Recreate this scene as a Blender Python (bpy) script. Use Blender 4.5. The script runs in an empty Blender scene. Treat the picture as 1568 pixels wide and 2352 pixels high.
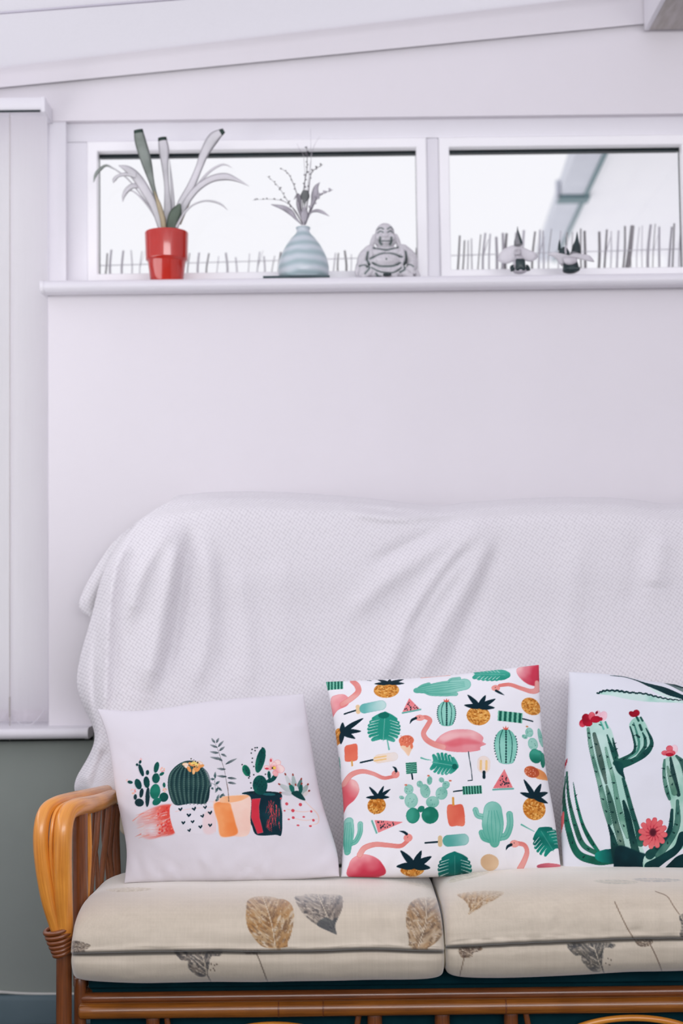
import bpy, bmesh, math, random
import numpy as np
from mathutils import Matrix, Vector

# ---------------------------------------------------------------- camera
FPX = 3267.0; PITCH = math.radians(3.0); ROLL = -0.012; CAMZ = 1.057
scn = bpy.context.scene
COL = scn.collection
cam = bpy.data.cameras.new('camera'); camo = bpy.data.objects.new('camera', cam); COL.objects.link(camo)
cam.sensor_fit = 'VERTICAL'; cam.sensor_height = 36.0; cam.lens = 36.0 * FPX / 2352
RM = (Matrix.Rotation(math.pi / 2 + PITCH, 3, 'X') @ Matrix.Rotation(ROLL, 3, 'Z'))
camo.matrix_world = Matrix.Translation((0, 0, CAMZ)) @ RM.to_4x4()
cam.dof.use_dof = True; cam.dof.focus_distance = 2.9; cam.dof.aperture_fstop = 2.2
cam.clip_start = 0.05
scn.camera = camo
RN = np.array(RM)

def W(px, py, Y):
    """world points at depth Y seen at photograph pixels (works on arrays)"""
    px, py, Y = np.broadcast_arrays(np.asarray(px, float), np.asarray(py, float), np.asarray(Y, float))
    d = np.stack([(px - 784) / FPX, (1176 - py) / FPX, -np.ones_like(px)], -1) @ RN.T
    p = d * (Y / d[..., 1])[..., None]
    p[..., 2] += CAMZ
    return p

# ---------------------------------------------------------------- world, lights, exposure
wld = bpy.data.worlds.new('overcast_sky'); scn.world = wld; wld.use_nodes = True
bg = wld.node_tree.nodes['Background']; bg.inputs[0].default_value = (0.905, 0.90, 0.945, 1); bg.inputs[1].default_value = 1.05
def area(name, loc, rot, sx, sy, power, col=(1, 1, 1)):
    l = bpy.data.lights.new(name, 'AREA'); l.shape = 'RECTANGLE'; l.size = sx; l.size_y = sy; l.energy = power; l.color = col
    o = bpy.data.objects.new(name, l); COL.objects.link(o); o.location = loc; o.rotation_euler = rot
    return o
area('left_glazing_daylight', (-1.96, 1.9, 1.6), (0, math.radians(-128), 0), 1.4, 3.0, 35, (0.985, 0.985, 1.0))
area('front_glazing_daylight', (0.5, -1.7, 1.9), (math.radians(122), 0, 0), 3.6, 1.4, 95, (0.985, 0.985, 1.0))
scn.view_settings.view_transform = 'Standard'; scn.view_settings.look = 'None'
scn.view_settings.exposure = 0.0; scn.view_settings.gamma = 1.0; scn.view_settings.use_curve_mapping = False

# ---------------------------------------------------------------- helpers
def lin(c):
    c = np.asarray(c, float) / 255.0
    return np.where(c <= 0.04045, c / 12.92, ((c + 0.055) / 1.055) ** 2.4)
def rgba(c): return tuple(lin(c)) + (1.0,)
ROOT = {}
def link(o, parent=None):
    COL.objects.link(o)
    if parent is not None: o.parent = parent
    return o
def thing(name, loc, label=None, cat=None, group=None, kind=None):
    o = bpy.data.objects.new(name, None); o.empty_display_size = 0.05; COL.objects.link(o); o.location = loc
    ROOT[o.name] = np.array(loc, float)
    tag(o, label, cat, group, kind); return o
def tag(o, label=None, cat=None, group=None, kind=None):
    if label: o['label'] = label
    if cat: o['category'] = cat
    if group: o['group'] = group
    if kind: o['kind'] = kind
    return o
def fill_mesh(me, v, f):
    v = np.asarray(v, np.float32).reshape(-1, 3)
    if isinstance(f, np.ndarray):
        n, k = f.shape
        me.vertices.add(len(v)); me.vertices.foreach_set('co', v.ravel())
        me.loops.add(n * k); me.loops.foreach_set('vertex_index', f.astype(np.int32).ravel())
        me.polygons.add(n); me.polygons.foreach_set('loop_start', np.arange(0, n * k, k, dtype=np.int32))
        me.update(calc_edges=True)
    else:
        me.from_pydata(v.tolist(), [], [list(q) for q in f]); me.update()
def obj(name, v, f, *rest, smooth=True, uv=None, sharp=None):
    rest = list(rest)
    if rest and isinstance(rest[0], np.ndarray): uv = rest.pop(0)
    m = rest[0] if rest else None; parent = rest[1] if len(rest) > 1 else None
    v = np.asarray(v, float).reshape(-1, 3)
    if parent is not None:
        org = ROOT[parent.name]; loc = (0, 0, 0)
    else:
        lo, hi = v.min(0), v.max(0); org = np.array([(lo[0] + hi[0]) / 2, (lo[1] + hi[1]) / 2, lo[2]]); loc = org
    me = bpy.data.meshes.new(name); fill_mesh(me, v - org, f)
    o = bpy.data.objects.new(name, me); link(o, parent); o.location = loc; ROOT[o.name] = org
    if m: me.materials.append(m)
    if uv is not None:
        lay = me.uv_layers.new(name='UVMap'); idx = np.empty(len(me.loops), np.int32); me.loops.foreach_get('vertex_index', idx)
        lay.data.foreach_set('uv', np.asarray(uv, np.float32)[idx].ravel())
    if smooth:
        me.polygons.foreach_set('use_smooth', np.ones(len(me.polygons), bool))
        if sharp is not None: me.set_sharp_from_angle(angle=math.radians(sharp))
    return o
def gridf(nu, nv, closed_u=False, closed_v=False, off=0):
    """faces of an (nu x nv) vertex grid, index = i*nv + j"""
    i = np.arange(nu if closed_u else nu - 1); j = np.arange(nv if closed_v else nv - 1)
    I, J = np.meshgrid(i, j, indexing='ij'); I2 = (I + 1) % nu; J2 = (J + 1) % nv
    return np.stack([I * nv + J, I2 * nv + J, I2 * nv + J2, I * nv + J2], -1).reshape(-1, 4) + off
def catmull(pts, n, closed=False):
    p = np.asarray(pts, float)
    if p.ndim == 1: p = p[:, None]
    m = len(p)
    if m == 2 and not closed:
        t = np.linspace(0, 1, n)[:, None]; return p[0] * (1 - t) + p[1] * t
    if closed:
        t = np.linspace(0, m, n, endpoint=False); i = np.floor(t).astype(int); u = (t - i)[:, None]
        g = lambda k: p[(i + k) % m]
    else:
        t = np.linspace(0, m - 1, n); i = np.minimum(np.floor(t).astype(int), m - 2); u = (t - i)[:, None]
        q = np.vstack([2 * p[0] - p[1], p, 2 * p[-1] - p[-2]]); g = lambda k: q[i + k + 1]
    a, b, c, d = g(-1), g(0), g(1), g(2)
    return 0.5 * (2 * b + (c - a) * u + (2 * a - 5 * b + 4 * c - d) * u ** 2 + (3 * b - a - 3 * c + d) * u ** 3)
def tube(path, rad, n=40, seg=12, flat=1.0, raw=False, roundcap=True):
    """closed round tube along a smooth path -> v, f, uv"""
    path = np.asarray(path, float)
    p = path if raw else catmull(path, n); n = len(p)
    r = np.full(n, float(rad)) if np.isscalar(rad) else catmull(np.asarray(rad, float), n)[:, 0]
    t = np.gradient(p, axis=0); t /= np.linalg.norm(t, axis=1)[:, None] + 1e-12
    a = np.array([0, 0, 1.0]) if abs(t[0][2]) < 0.9 else np.array([0, 1.0, 0])
    N = np.cross(t[0], a); N /= np.linalg.norm(N); fr = []
    for k in range(n):
        N = N - t[k] * N.dot(t[k]); N /= np.linalg.norm(N) + 1e-12
        fr.append((N, np.cross(t[k], N)))
    if roundcap:   # soft ends
        P2, R2, F2 = [], [], []
        for s, k in ((1, 0),):
            for q in (0.02, 0.35, 0.75): P2.append(p[0] - t[0] * r[0] * 0.35 * math.cos(q * math.pi / 2)); R2.append(r[0] * math.sin(q * math.pi / 2)); F2.append(fr[0])
        P2 += list(p); R2 += list(r); F2 += fr
        for q in (0.75, 0.35, 0.02): P2.append(p[-1] + t[-1] * r[-1] * 0.35 * math.cos(q * math.pi / 2)); R2.append(r[-1] * math.sin(q * math.pi / 2)); F2.append(fr[-1])
        p, r, fr = np.array(P2), np.array(R2), F2; n = len(p)
    ang = np.linspace(0, 2 * math.pi, seg, endpoint=False)
    v = np.array([[p[k] + r[k] * (math.cos(x) * fr[k][0] + flat * math.sin(x) * fr[k][1]) for x in ang] for k in range(n)])
    L = np.concatenate([[0], np.cumsum(np.linalg.norm(np.diff(p, axis=0), axis=1))])
    uv = np.array([[[L[k], abs(j / seg * 2 - 1) * r.max() * 3] for j in range(seg)] for k in range(n)])
    f = [tuple(q) for q in gridf(n, seg, False, True)]
    f += [tuple(range(seg)), tuple(range((n - 1) * seg, n * seg))[::-1]]
    return v.reshape(-1, 3), f, uv.reshape(-1, 2)
def join(*parts):
    V, F, U = [], [], []; off = 0
    for p in parts:
        v, f = p[0], p[1]; V.append(np.asarray(v, float).reshape(-1, 3)); F += [tuple(int(i) + off for i in q) for q in f]
        U.append(p[2] if len(p) > 2 else np.zeros((len(V[-1]), 2))); off += len(V[-1])
    return np.vstack(V), F, np.vstack(U)
def lathe(prof, c, seg=48, cap=True):
    prof = np.asarray(prof, float); n = len(prof); a = np.linspace(0, 2 * math.pi, seg, endpoint=False)
    v = np.stack([c[0] + prof[:, :1] * np.cos(a), c[1] + prof[:, :1] * np.sin(a), c[2] + np.repeat(prof[:, 1:], seg, 1)], -1).reshape(-1, 3)
    f = [tuple(q) for q in gridf(n, seg, False, True)]
    if cap: f += [tuple(range(seg))[::-1], tuple(range((n - 1) * seg, n * seg))]
    return v, f
def bevbox(lo, hi, b=0.003, seg=2):
    bm = bmesh.new(); bmesh.ops.create_cube(bm, size=1.0)
    lo, hi = np.array(lo, float), np.array(hi, float)
    for v in bm.verts: v.co = Vector((lo + hi) / 2 + np.array(v.co) * (hi - lo))
    if b > 0: bmesh.ops.bevel(bm, geom=bm.edges[:], offset=min(b, 0.45 * float((hi - lo).min())), segments=seg, profile=0.6, affect='EDGES')
    bm.verts.index_update(); V = [tuple(v.co) for v in bm.verts]; F = [tuple(v.index for v in f.verts) for f in bm.faces]; bm.free()
    return np.array(V), F
def extrude_x(prof, x0, x1):
    """closed (y,z) profile extruded along x with caps"""
    prof = np.asarray(prof, float); n = len(prof)
    v = np.vstack([np.column_stack([np.full(n, x), prof]) for x in (x0, x1)])
    f = [(i, (i + 1) % n, n + (i + 1) % n, n + i) for i in range(n)] + [tuple(range(n))[::-1], tuple(range(n, 2 * n))]
    return v, f
def mitre(x0, x1, z0, z1, prof):
    """mitred rectangular frame; prof = closed list of (inset, y)"""
    n = len(prof); V = []
    for t, y in prof: V += [(x0 + t, y, z0 + t), (x1 - t, y, z0 + t), (x1 - t, y, z1 - t), (x0 + t, y, z1 - t)]
    F = [(k * 4 + c, k * 4 + (c + 1) % 4, ((k + 1) % n) * 4 + (c + 1) % 4, ((k + 1) % n) * 4 + c) for k in range(n) for c in range(4)]
    return np.array(V), F
def noise2(h, w, cells, seed, octaves=3):
    rs = np.random.RandomState(seed); out = np.zeros((h, w)); amp = 1.0; tot = 0
    for o in range(octaves):
        c = max(2, int(cells * 2 ** o)); g = rs.rand(c + 3, c + 3)
        y = np.linspace(0, c, h); x = np.linspace(0, c, w); yi = y.astype(int); xi = x.astype(int)
        fy = (y - yi)[:, None]; fx = (x - xi)[None]; fy = fy * fy * (3 - 2 * fy); fx = fx * fx * (3 - 2 * fx)
        G = lambda a, b: g[np.ix_(yi + a, xi + b)]
        out += amp * ((G(0, 0) * (1 - fx) + G(0, 1) * fx) * (1 - fy) + (G(1, 0) * (1 - fx) + G(1, 1) * fx) * fy); tot += amp; amp *= 0.5
    return out / tot

# ---------------------------------------------------------------- materials
class NT:
    def __init__(s, name):
        s.m = bpy.data.materials.new(name); s.m.use_nodes = True; s.t = s.m.node_tree; s.p = s.t.nodes['Principled BSDF']; s.out = s.t.nodes['Material Output']
    def n(s, typ, **kw):
        n = s.t.nodes.new(typ)
        for k, v in kw.items():
            if k in n.inputs.keys(): n.inputs[k].default_value = v
            else: setattr(n, k, v)
        return n
    def l(s, a, b): s.t.links.new(a, b)
def mat(name, c, rough=0.6, c2=None, scale=6.0, spec=0.4, bump=0.0, bscale=200.0, stretch=(1, 1, 1), coord='Object', coat=0.0, metal=0.0, sheen=0.0):
    q = NT(name); q.p.inputs['Roughness'].default_value = rough; q.p.inputs['Specular IOR Level'].default_value = spec
    q.p.inputs['Coat Weight'].default_value = coat; q.p.inputs['Metallic'].default_value = metal; q.p.inputs['Sheen Weight'].default_value = sheen
    tc = q.n('ShaderNodeTexCoord'); mp = q.n('ShaderNodeMapping'); mp.inputs['Scale'].default_value = stretch; q.l(tc.outputs[coord], mp.inputs[0])
    nz = q.n('ShaderNodeTexNoise', Scale=scale, Detail=5.0); q.l(mp.outputs[0], nz.inputs['Vector'])
    rp = q.n('ShaderNodeValToRGB'); rp.color_ramp.elements[0].position = 0.35; rp.color_ramp.elements[1].position = 0.65
    rp.color_ramp.elements[0].color = rgba(c2 if c2 is not None else np.array(c) * 0.97); rp.color_ramp.elements[1].color = rgba(c)
    q.l(nz.outputs[0], rp.inputs[0]); q.l(rp.outputs[0], q.p.inputs['Base Color'])
    if bump > 0:
        bn = q.n('ShaderNodeTexNoise', Scale=bscale, Detail=4.0); q.l(mp.outputs[0], bn.inputs['Vector'])
        b = q.n('ShaderNodeBump', Strength=bump, Distance=0.002); q.l(bn.outputs[0], b.inputs['Height']); q.l(b.outputs[0], q.p.inputs['Normal'])
    return q.m
def cloth_attr(name, rough=0.85, weave=900.0, strength=0.12, spec=0.15, sheen=0.1):
    """fabric whose printed colour is stored on the mesh"""
    q = NT(name); at = q.n('ShaderNodeAttribute', attribute_name='print'); q.l(at.outputs['Color'], q.p.inputs['Base Color'])
    q.p.inputs['Roughness'].default_value = rough; q.p.inputs['Specular IOR Level'].default_value = spec; q.p.inputs['Sheen Weight'].default_value = sheen
    tc = q.n('ShaderNodeTexCoord'); nz = q.n('ShaderNodeTexNoise', Scale=weave, Detail=2.0); q.l(tc.outputs['Object'], nz.inputs['Vector'])
    b = q.n('ShaderNodeBump', Strength=strength, Distance=0.001); q.l(nz.outputs[0], b.inputs['Height']); q.l(b.outputs[0], q.p.inputs['Normal'])
    return q.m
def rattan(name, c, c2, coat=0.55, rough=0.3):
    q = NT(name); tc = q.n('ShaderNodeTexCoord'); mp = q.n('ShaderNodeMapping'); mp.inputs['Scale'].default_value = (5, 160, 1); q.l(tc.outputs['UV'], mp.inputs[0])
    nz = q.n('ShaderNodeTexNoise', Scale=1.6, Detail=6.0, Roughness=0.65); q.l(mp.outputs[0], nz.inputs['Vector'])
    rp = q.n('ShaderNodeValToRGB'); rp.color_ramp.elements[0].position = 0.3; rp.color_ramp.elements[1].position = 0.68
    rp.color_ramp.elements[0].color = rgba(c2); rp.color_ramp.elements[1].color = rgba(c); q.l(nz.outputs[0], rp.inputs[0])
    n2 = q.n('ShaderNodeTexNoise', Scale=9.0, Detail=3.0); q.l(tc.outputs['Object'], n2.inputs['Vector'])
    mx = q.n('ShaderNodeMix', data_type='RGBA', blend_type='MULTIPLY'); mx.inputs[0].default_value = 0.36
    r2 = q.n('ShaderNodeValToRGB'); r2.color_ramp.elements[0].position = 0.35; r2.color_ramp.elements[0].color = (0.45, 0.36, 0.25, 1); r2.color_ramp.elements[1].position = 0.6
    q.l(n2.outputs[0], r2.inputs[0]); q.l(rp.outputs[0], mx.inputs[6]); q.l(r2.outputs[0], mx.inputs[7]); q.l(mx.outputs[2], q.p.inputs['Base Color'])
    q.p.inputs['Roughness'].default_value = rough; q.p.inputs['Coat Weight'].default_value = coat; q.p.inputs['Coat Roughness'].default_value = 0.16
    b = q.n('ShaderNodeBump', Strength=0.12, Distance=0.001); q.l(nz.outputs[0], b.inputs['Height']); q.l(b.outputs[0], q.p.inputs['Normal'])
    return q.m
M = {}
M['wall'] = mat('wall_paint', (231, 227, 232), 0.85, (229, 225, 230), 3, 0.2, 0.04, 300)
M['wall_low'] = mat('wall_paint_low_shaded', (158, 166, 160), 0.8, (152, 160, 154), 3, 0.2, 0.04, 300)  # grey-green lower wall, darkened partly in place of shade
M['ceil'] = mat('ceiling_panel', (248, 247, 249), 0.7, (246, 245, 248), 2, 0.3)
M['upvc'] = mat('white_plastic_frame', (232, 230, 236), 0.35, (230, 228, 234), 4, 0.5)
M['bead'] = mat('white_plastic_bead_lit', (252, 251, 253), 0.3, (250, 249, 252), 4, 0.5)  # frame plastic made lighter, for the light the bead catches
M['trim'] = mat('white_gloss_trim', (236, 234, 239), 0.45, (233, 231, 236), 4, 0.4)
M['gasket'] = mat('black_rubber_gasket', (12, 38, 44), 0.5, (8, 28, 34), 20, 0.4)
M['base'] = mat('painted_skirting', (104, 124, 132), 0.5, (96, 116, 124), 5, 0.3, 0.03, 40)
M['floor'] = mat('dark_floor_boards', (26, 42, 46), 0.6, (18, 32, 36), 5, 0.3, 0.1, 60, (1, 12, 1))
M['beamwood'] = mat('greyed_timber', (196, 190, 188), 0.7, (176, 170, 164), 5, 0.2, 0.1, 60, (14, 2, 14))
M['rattan'] = rattan('varnished_rattan', (252, 174, 72), (216, 128, 42))
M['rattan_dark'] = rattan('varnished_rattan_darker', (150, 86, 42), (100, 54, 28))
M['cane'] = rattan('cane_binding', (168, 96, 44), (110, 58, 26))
M['pot'] = mat('red_glazed_pot', (200, 52, 40), 0.12, (186, 44, 36), 5, 0.6, 0, coat=0.5)
M['soil'] = mat('dark_soil', (60, 50, 44), 0.9, (40, 34, 30), 60, 0.2, 0.6, 200)
M['deck'] = mat('deck_shade_fabric', (14, 58, 67), 0.9, (10, 50, 60), 20, 0.1, 0.1, 500)  # seat deck cloth, also on the added dark panel under the seat
def glass_mat():
    q = NT('window_glass'); tr = q.n('ShaderNodeBsdfTransparent'); gl = q.n('ShaderNodeBsdfGlossy', Roughness=0.02); fr = q.n('ShaderNodeFresnel', IOR=1.25)
    nz = q.n('ShaderNodeTexNoise', Scale=2.0); rp = q.n('ShaderNodeValToRGB'); rp.color_ramp.elements[0].color = (0.99, 0.995, 0.995, 1); rp.color_ramp.elements[1].color = (1, 1, 1, 1)
    q.l(nz.outputs[0], rp.inputs[0]); q.l(rp.outputs[0], tr.inputs[0])
    mx = q.n('ShaderNodeMixShader'); q.l(fr.outputs[0], mx.inputs[0]); q.l(tr.outputs[0], mx.inputs[1]); q.l(gl.outputs[0], mx.inputs[2]); q.l(mx.outputs[0], q.out.inputs[0]); return q.m
M['glass'] = glass_mat()
def translucent(name, c, f=0.5):
    q = NT(name); df = q.n('ShaderNodeBsdfDiffuse'); tl = q.n('ShaderNodeBsdfTranslucent'); tc = q.n('ShaderNodeTexCoord')
    mp = q.n('ShaderNodeMapping'); mp.inputs['Scale'].default_value = (300, 300, 8); q.l(tc.outputs['Object'], mp.inputs[0])
    nz = q.n('ShaderNodeTexNoise', Scale=1.0); q.l(mp.outputs[0], nz.inputs['Vector']); rp = q.n('ShaderNodeValToRGB')
    rp.color_ramp.elements[0].color = rgba(np.array(c) * 0.97); rp.color_ramp.elements[1].color = rgba(c); q.l(nz.outputs[0], rp.inputs[0])
    q.l(rp.outputs[0], df.inputs[0]); q.l(rp.outputs[0], tl.inputs[0]); mx = q.n('ShaderNodeMixShader'); mx.inputs[0].default_value = f
    q.l(df.outputs[0], mx.inputs[1]); q.l(tl.outputs[0], mx.inputs[2]); q.l(mx.outputs[0], q.out.inputs[0]); return q.m
M['ceil'] = translucent('translucent_roof_panel', (252, 251, 254), 0.78)
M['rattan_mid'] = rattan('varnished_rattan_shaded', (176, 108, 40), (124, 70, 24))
M['blind'] = translucent('blind_fabric', (254, 252, 254), 0.86)
# ---------------------------------------------------------------- the room
YW, YT, YF = 3.55, 3.635, 3.66            # panel face, upper wall face, window frame face
XR = 2.3; XL = float(W(110.5, 1150, YW)[0]); XO = -2.0
ZS = float(W(800, 634, 3.49)[2])          # top of the upper sill
ZT = float(W(700, 271, YT)[2])            # underside of the wall above the windows
ZL = float(W(100, 1674, 3.47)[2])         # top of the lower sill
wb = thing('wall_back', (0, YW, 0), kind='structure')
obj('wall_panel', *bevbox((XL, YW, ZL - 0.018), (XR, YW + 0.12, ZS - 0.012), 0.004), M['wall'], wb, sharp=40)
xs_ = float(W(201, 1690, 3.47)[0])
obj('sill_shade_strip', *bevbox((XO, YW + 0.03, ZL - 0.06), (xs_, YW + 0.2, ZL - 0.02), 0), M['gasket'], wb, smooth=False)  # dark strip standing in for the shadow cast under the sill
obj('lower_wall', *join(bevbox((XO, YW, 0), (XR, YW + 0.2, ZL - 0.038), 0), bevbox((xs_, YW, ZL - 0.038), (XR, YW + 0.2, ZL - 0.018), 0))[:2], M['wall_low'], wb, smooth=False)
# the wall above the windows follows the sloping roof
bl = W(0, 155, 3.60); br = W(1300, 0, 3.60); sl = (br[2] - bl[2]) / (br[0] - bl[0])
zc = lambda x: bl[2] + sl * (x - bl[0])
v = []
for y in (YT, YT + 0.16):
    v += [(XO, y, ZT), (XR, y, ZT), (XR, y, zc(XR) + 0.02), (XO, y, zc(XO) + 0.02)]
obj('upper_wall', v, [(0, 1, 2, 3), (7, 6, 5, 4), (0, 4, 5, 1), (1, 5, 6, 2), (2, 6, 7, 3), (3, 7, 4, 0)], M['wall'], wb, smooth=False)
def slab(name, x0, x1, y0, y1, zf, th, m, kind='structure', parent=None, zb=None):
    v = []
    for y in (y0, y1):
        for x in (x0, x1): v.append((x, y, zf(x) + (zb(y) if zb else 0)))
        for x in (x1, x0): v.append((x, y, zf(x) + th + (zb(y) if zb else 0)))
    o = obj(name, v, [(0, 1, 2, 3), (7, 6, 5, 4), (0, 4, 5, 1), (1, 5, 6, 2), (2, 6, 7, 3), (3, 7, 4, 0)], m, parent, smooth=False)
    if kind: o['kind'] = kind
    return o
rise = lambda y: (3.60 - y) * 0.045
ce = slab('ceiling', XO, XR, -1.9, 3.80, zc, 0.06, M['ceil'], zb=rise)
# cover strip along the wall head
c0 = W(0, 182, 3.61); c1 = W(1568, 38, 3.61); s2 = (c1[2] - c0[2]) / (c1[0] - c0[0]); zl2 = lambda x: c0[2] + s2 * (x - c0[0])
n = 8; V = []; F = []
for x in (XO, XR):
    lo, hi = zl2(x), zc(x)
    pr = [(YT, lo), (YT - 0.012, lo + 0.001), (YT - 0.014, lo + 0.006), (YT - 0.016, hi - 0.022), (YT - 0.022, hi - 0.010), (YT - 0.034, hi - 0.001), (YT - 0.034, hi + 0.01), (YT, hi + 0.01)]
    V += [(x, y, z) for y, z in pr]
F = [(i, (i + 1) % n, n + (i + 1) % n, n + i) for i in range(n)] + [tuple(range(n))[::-1], tuple(range(n, 2 * n))]
tag(obj('trim_1', V, F, M['wall'], sharp=30), kind='structure')
# joint strip between two ceiling panels
def oncl(px, py):
    d = W(px, py, 1.0) - np.array([0, 0, CAMZ]); a = lambda t: CAMZ + d[2] * t - (zc(d[0] * t) + rise(t))
    lo, hi = 2.0, 4.0
    for _ in range(50):
        m_ = (lo + hi) / 2
        if a(m_) < 0: lo = m_
        else: hi = m_
    return np.array([d[0] * lo, lo, CAMZ + d[2] * lo])
ja, jb = oncl(0, 29), oncl(365, 0); dj = (jb - ja) / (jb[0] - ja[0]); pj = lambda x: ja + dj * (x - ja[0])
js = []
for x in (XO + 0.02, XR - 0.02):
    q = pj(x); q[2] = zc(x) + rise(q[1])
    js += [q + [0, -0.004, 0.004], q + [0, -0.004, -0.003], q + [0, 0.004, -0.003], q + [0, 0.004, 0.004]]
tag(obj('trim_2', js, [(0, 1, 5, 4), (1, 2, 6, 5), (2, 3, 7, 6), (3, 0, 4, 7), (0, 3, 2, 1), (4, 5, 6, 7)], mat('panel_joint', (206, 202, 214), 0.6), smooth=False), kind='structure')
# rafter end at the top right: timber with a white cover board on its side
rf = thing('roof_beam', tuple(W(1530, 40, 3.4)), kind='structure')
A = W(1499, 53, 3.57); Bn = A.copy()
far, near = 3.615, -1.8
zb0 = float(A[2]); x0 = float(A[0]); hb = 0.11
obj('timber', *bevbox((x0, near, zb0), (x0 + 0.115, far, zb0 + hb + 0.12), 0.003), M['beamwood'], rf, sharp=40)
obj('cover_board', *bevbox((x0 - 0.013, near, zb0 - 0.001), (x0, far, zb0 + hb + 0.12), 0.002), M['trim'], rf, sharp=40)
obj('floor', *bevbox((XO, -1.9, -0.06), (XR, YW + 0.2, 0.0), 0), M['floor'], smooth=False)['kind'] = 'structure'
tag(obj('wall_left', *bevbox((XO - 0.1, -1.9, 0), (XO, YW + 0.2, 3.3), 0), M['wall'], smooth=False), kind='structure')
tag(obj('wall_right', *bevbox((XR, -1.9, 0), (XR + 0.1, YW + 0.2, 3.3), 0), M['wall'], smooth=False), kind='structure')
tag(obj('wall_front', *bevbox((XO, -1.9, 0), (XR, -1.8, 1.5), 0), M['wall'], smooth=False), kind='structure')
# skirting with a moulded top
zb_ = float(W(60, 2288, YW - 0.02)[2])
pr = [(YW, 0), (YW - 0.02, 0), (YW - 0.02, zb_ - 0.012), (YW - 0.017, zb_ - 0.004), (YW - 0.011, zb_), (YW, zb_)]
tag(obj('baseboard_back', *extrude_x(pr, XO, XR), M['base'], sharp=40), kind='structure')
pc = [W(x, y, YW - 0.008) for x, y in ((-1040, 2262), (-400, 2262), (-120, 2268), (-40, 2275), (20, 2280), (70, 2282.5), (127, 2283), (180, 2283), (400, 2281), (700, 2278), (1300, 2272), (2000, 2262))]
zr = W(127, 2283, YW - 0.008)[2] - zb_
tag(obj('cable', *tube(np.array(pc), 0.0035, 60, 8), mat('white_cable', (226, 226, 220), 0.5)), 'thin white cable running along the wall just above the skirting board', 'cable')
# upper sill: rounded nose, end cap
def sill(name, x0, x1, ztop, ynose, yback, h, capend):
    zc_, r = ztop - h / 2, h / 2
    pr = [(yback, ztop), (ynose + r, ztop)] + [(ynose + r - r * math.sin(a), zc_ + r * math.cos(a)) for a in np.linspace(0.15, math.pi - 0.15, 11)] + [(ynose + r, ztop - h), (ynose + 0.045, ztop - h), (ynose + 0.045, ztop - 0.014), (yback, ztop - 0.014)]
    s = obj(name, *extrude_x(pr, x0, x1), M['upvc'], sharp=35); s['kind'] = 'structure'
    xs = (x0 - 0.009, x0) if capend < 0 else (x1, x1 + 0.009)
    pc_ = [(yback, ztop)] + [(ynose + r - (r + 0.001) * math.sin(a), zc_ + (r + 0.001) * math.cos(a)) for a in np.linspace(0.0, math.pi, 13)] + [(ynose + 0.046, ztop - h), (yback, ztop - h + 0.006)]
    obj('end_cap', *extrude_x(pc_, *xs), M['trim'], s, sharp=35)
    return s
sill('trim_3', float(W(101, 650, 3.5)[0]), XR, ZS, 3.49, YF + 0.01, 0.030, -1)
sill('trim_4', XO, float(W(193, 1690, 3.47)[0]), ZL, 3.47, YF + 0.01, 0.026, 1)

# ---------------------------------------------------------------- window above the sofa
xf0 = float(W(150, 450, YF)[0])
g1 = [float(W(225, 490, YF)[0]), float(W(957.5, 490, YF)[0])]; g2 = [float(W(1033, 490, YF)[0]), float(W(1567, 490, YF)[0])]
zg1 = float(W(600, 345, YF)[2]); zg0 = float(W(600, 626, YF)[2]); zft = ZT + 0.002
w1 = thing('window_1', (0, YF, ZS), kind='structure')
D = 0.07
def bar(name, lo, hi, b=0.004): return obj(name, *bevbox(lo, hi, b), M['upvc'], w1, sharp=40)
b_ = 0.027                                               # visible bead width
bar('frame_head', (xf0, YF, zg1 + b_), (XR, YF + D, zft + 0.03))
bar('frame_foot', (g1[0] - b_, YF + 0.0007, ZS - 0.02), (XR, YF + D, zg0 - b_ + 0.004))
bar('frame_jamb', (xf0, YF, ZS), (g1[0] - b_, YF + D, zg1 + b_))
bar('frame_mullion', (g1[1] + b_, YF, ZS), (g2[0] - b_, YF + D, zg1 + b_))
bar('frame_jamb', (g2[1] + b_, YF, ZS), (g2[1] + b_ + 0.07, YF + D, zg1 + b_))
obj('blank_panel', *bevbox((g2[1] + b_ + 0.07, YF + 0.02, ZS), (XR, YF + D, zg1 + b_)), M['upvc'], w1)
for (a, b) in (g1, g2):
    prof = [(0, YF + 0.03), (0, YF - 0.004), (0.003, YF - 0.008), (0.025, YF - 0.008), (b_, YF - 0.006), (b_ + .001, YF + 0.004), (b_, YF + 0.03)]
    s_ = obj('sash_bead', *mitre(a - b_, b + b_, zg0 - b_, zg1 + b_, prof), M['bead'], w1, sharp=20)
    obj('gasket', *mitre(a - 0.002, b + 0.002, zg0 - 0.002, zg1 + 0.002, [(0, YF + 0.03), (0, YF + 0.007), (0.002, YF + 0.007), (0.003, YF + 0.03)]), M['gasket'], s_, smooth=False)
    obj('pane', *bevbox((a, YF + 0.024, zg0), (b, YF + 0.028, zg1), 0), M['glass'], w1, smooth=False)
    obj('head_shade_bar', *bevbox((a, YF + 0.030, zg1 - 0.006), (b, YF + 0.046, zg1), 0), M['gasket'], w1, smooth=False)  # dark bar standing in for the shaded underside of the top bead
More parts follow.
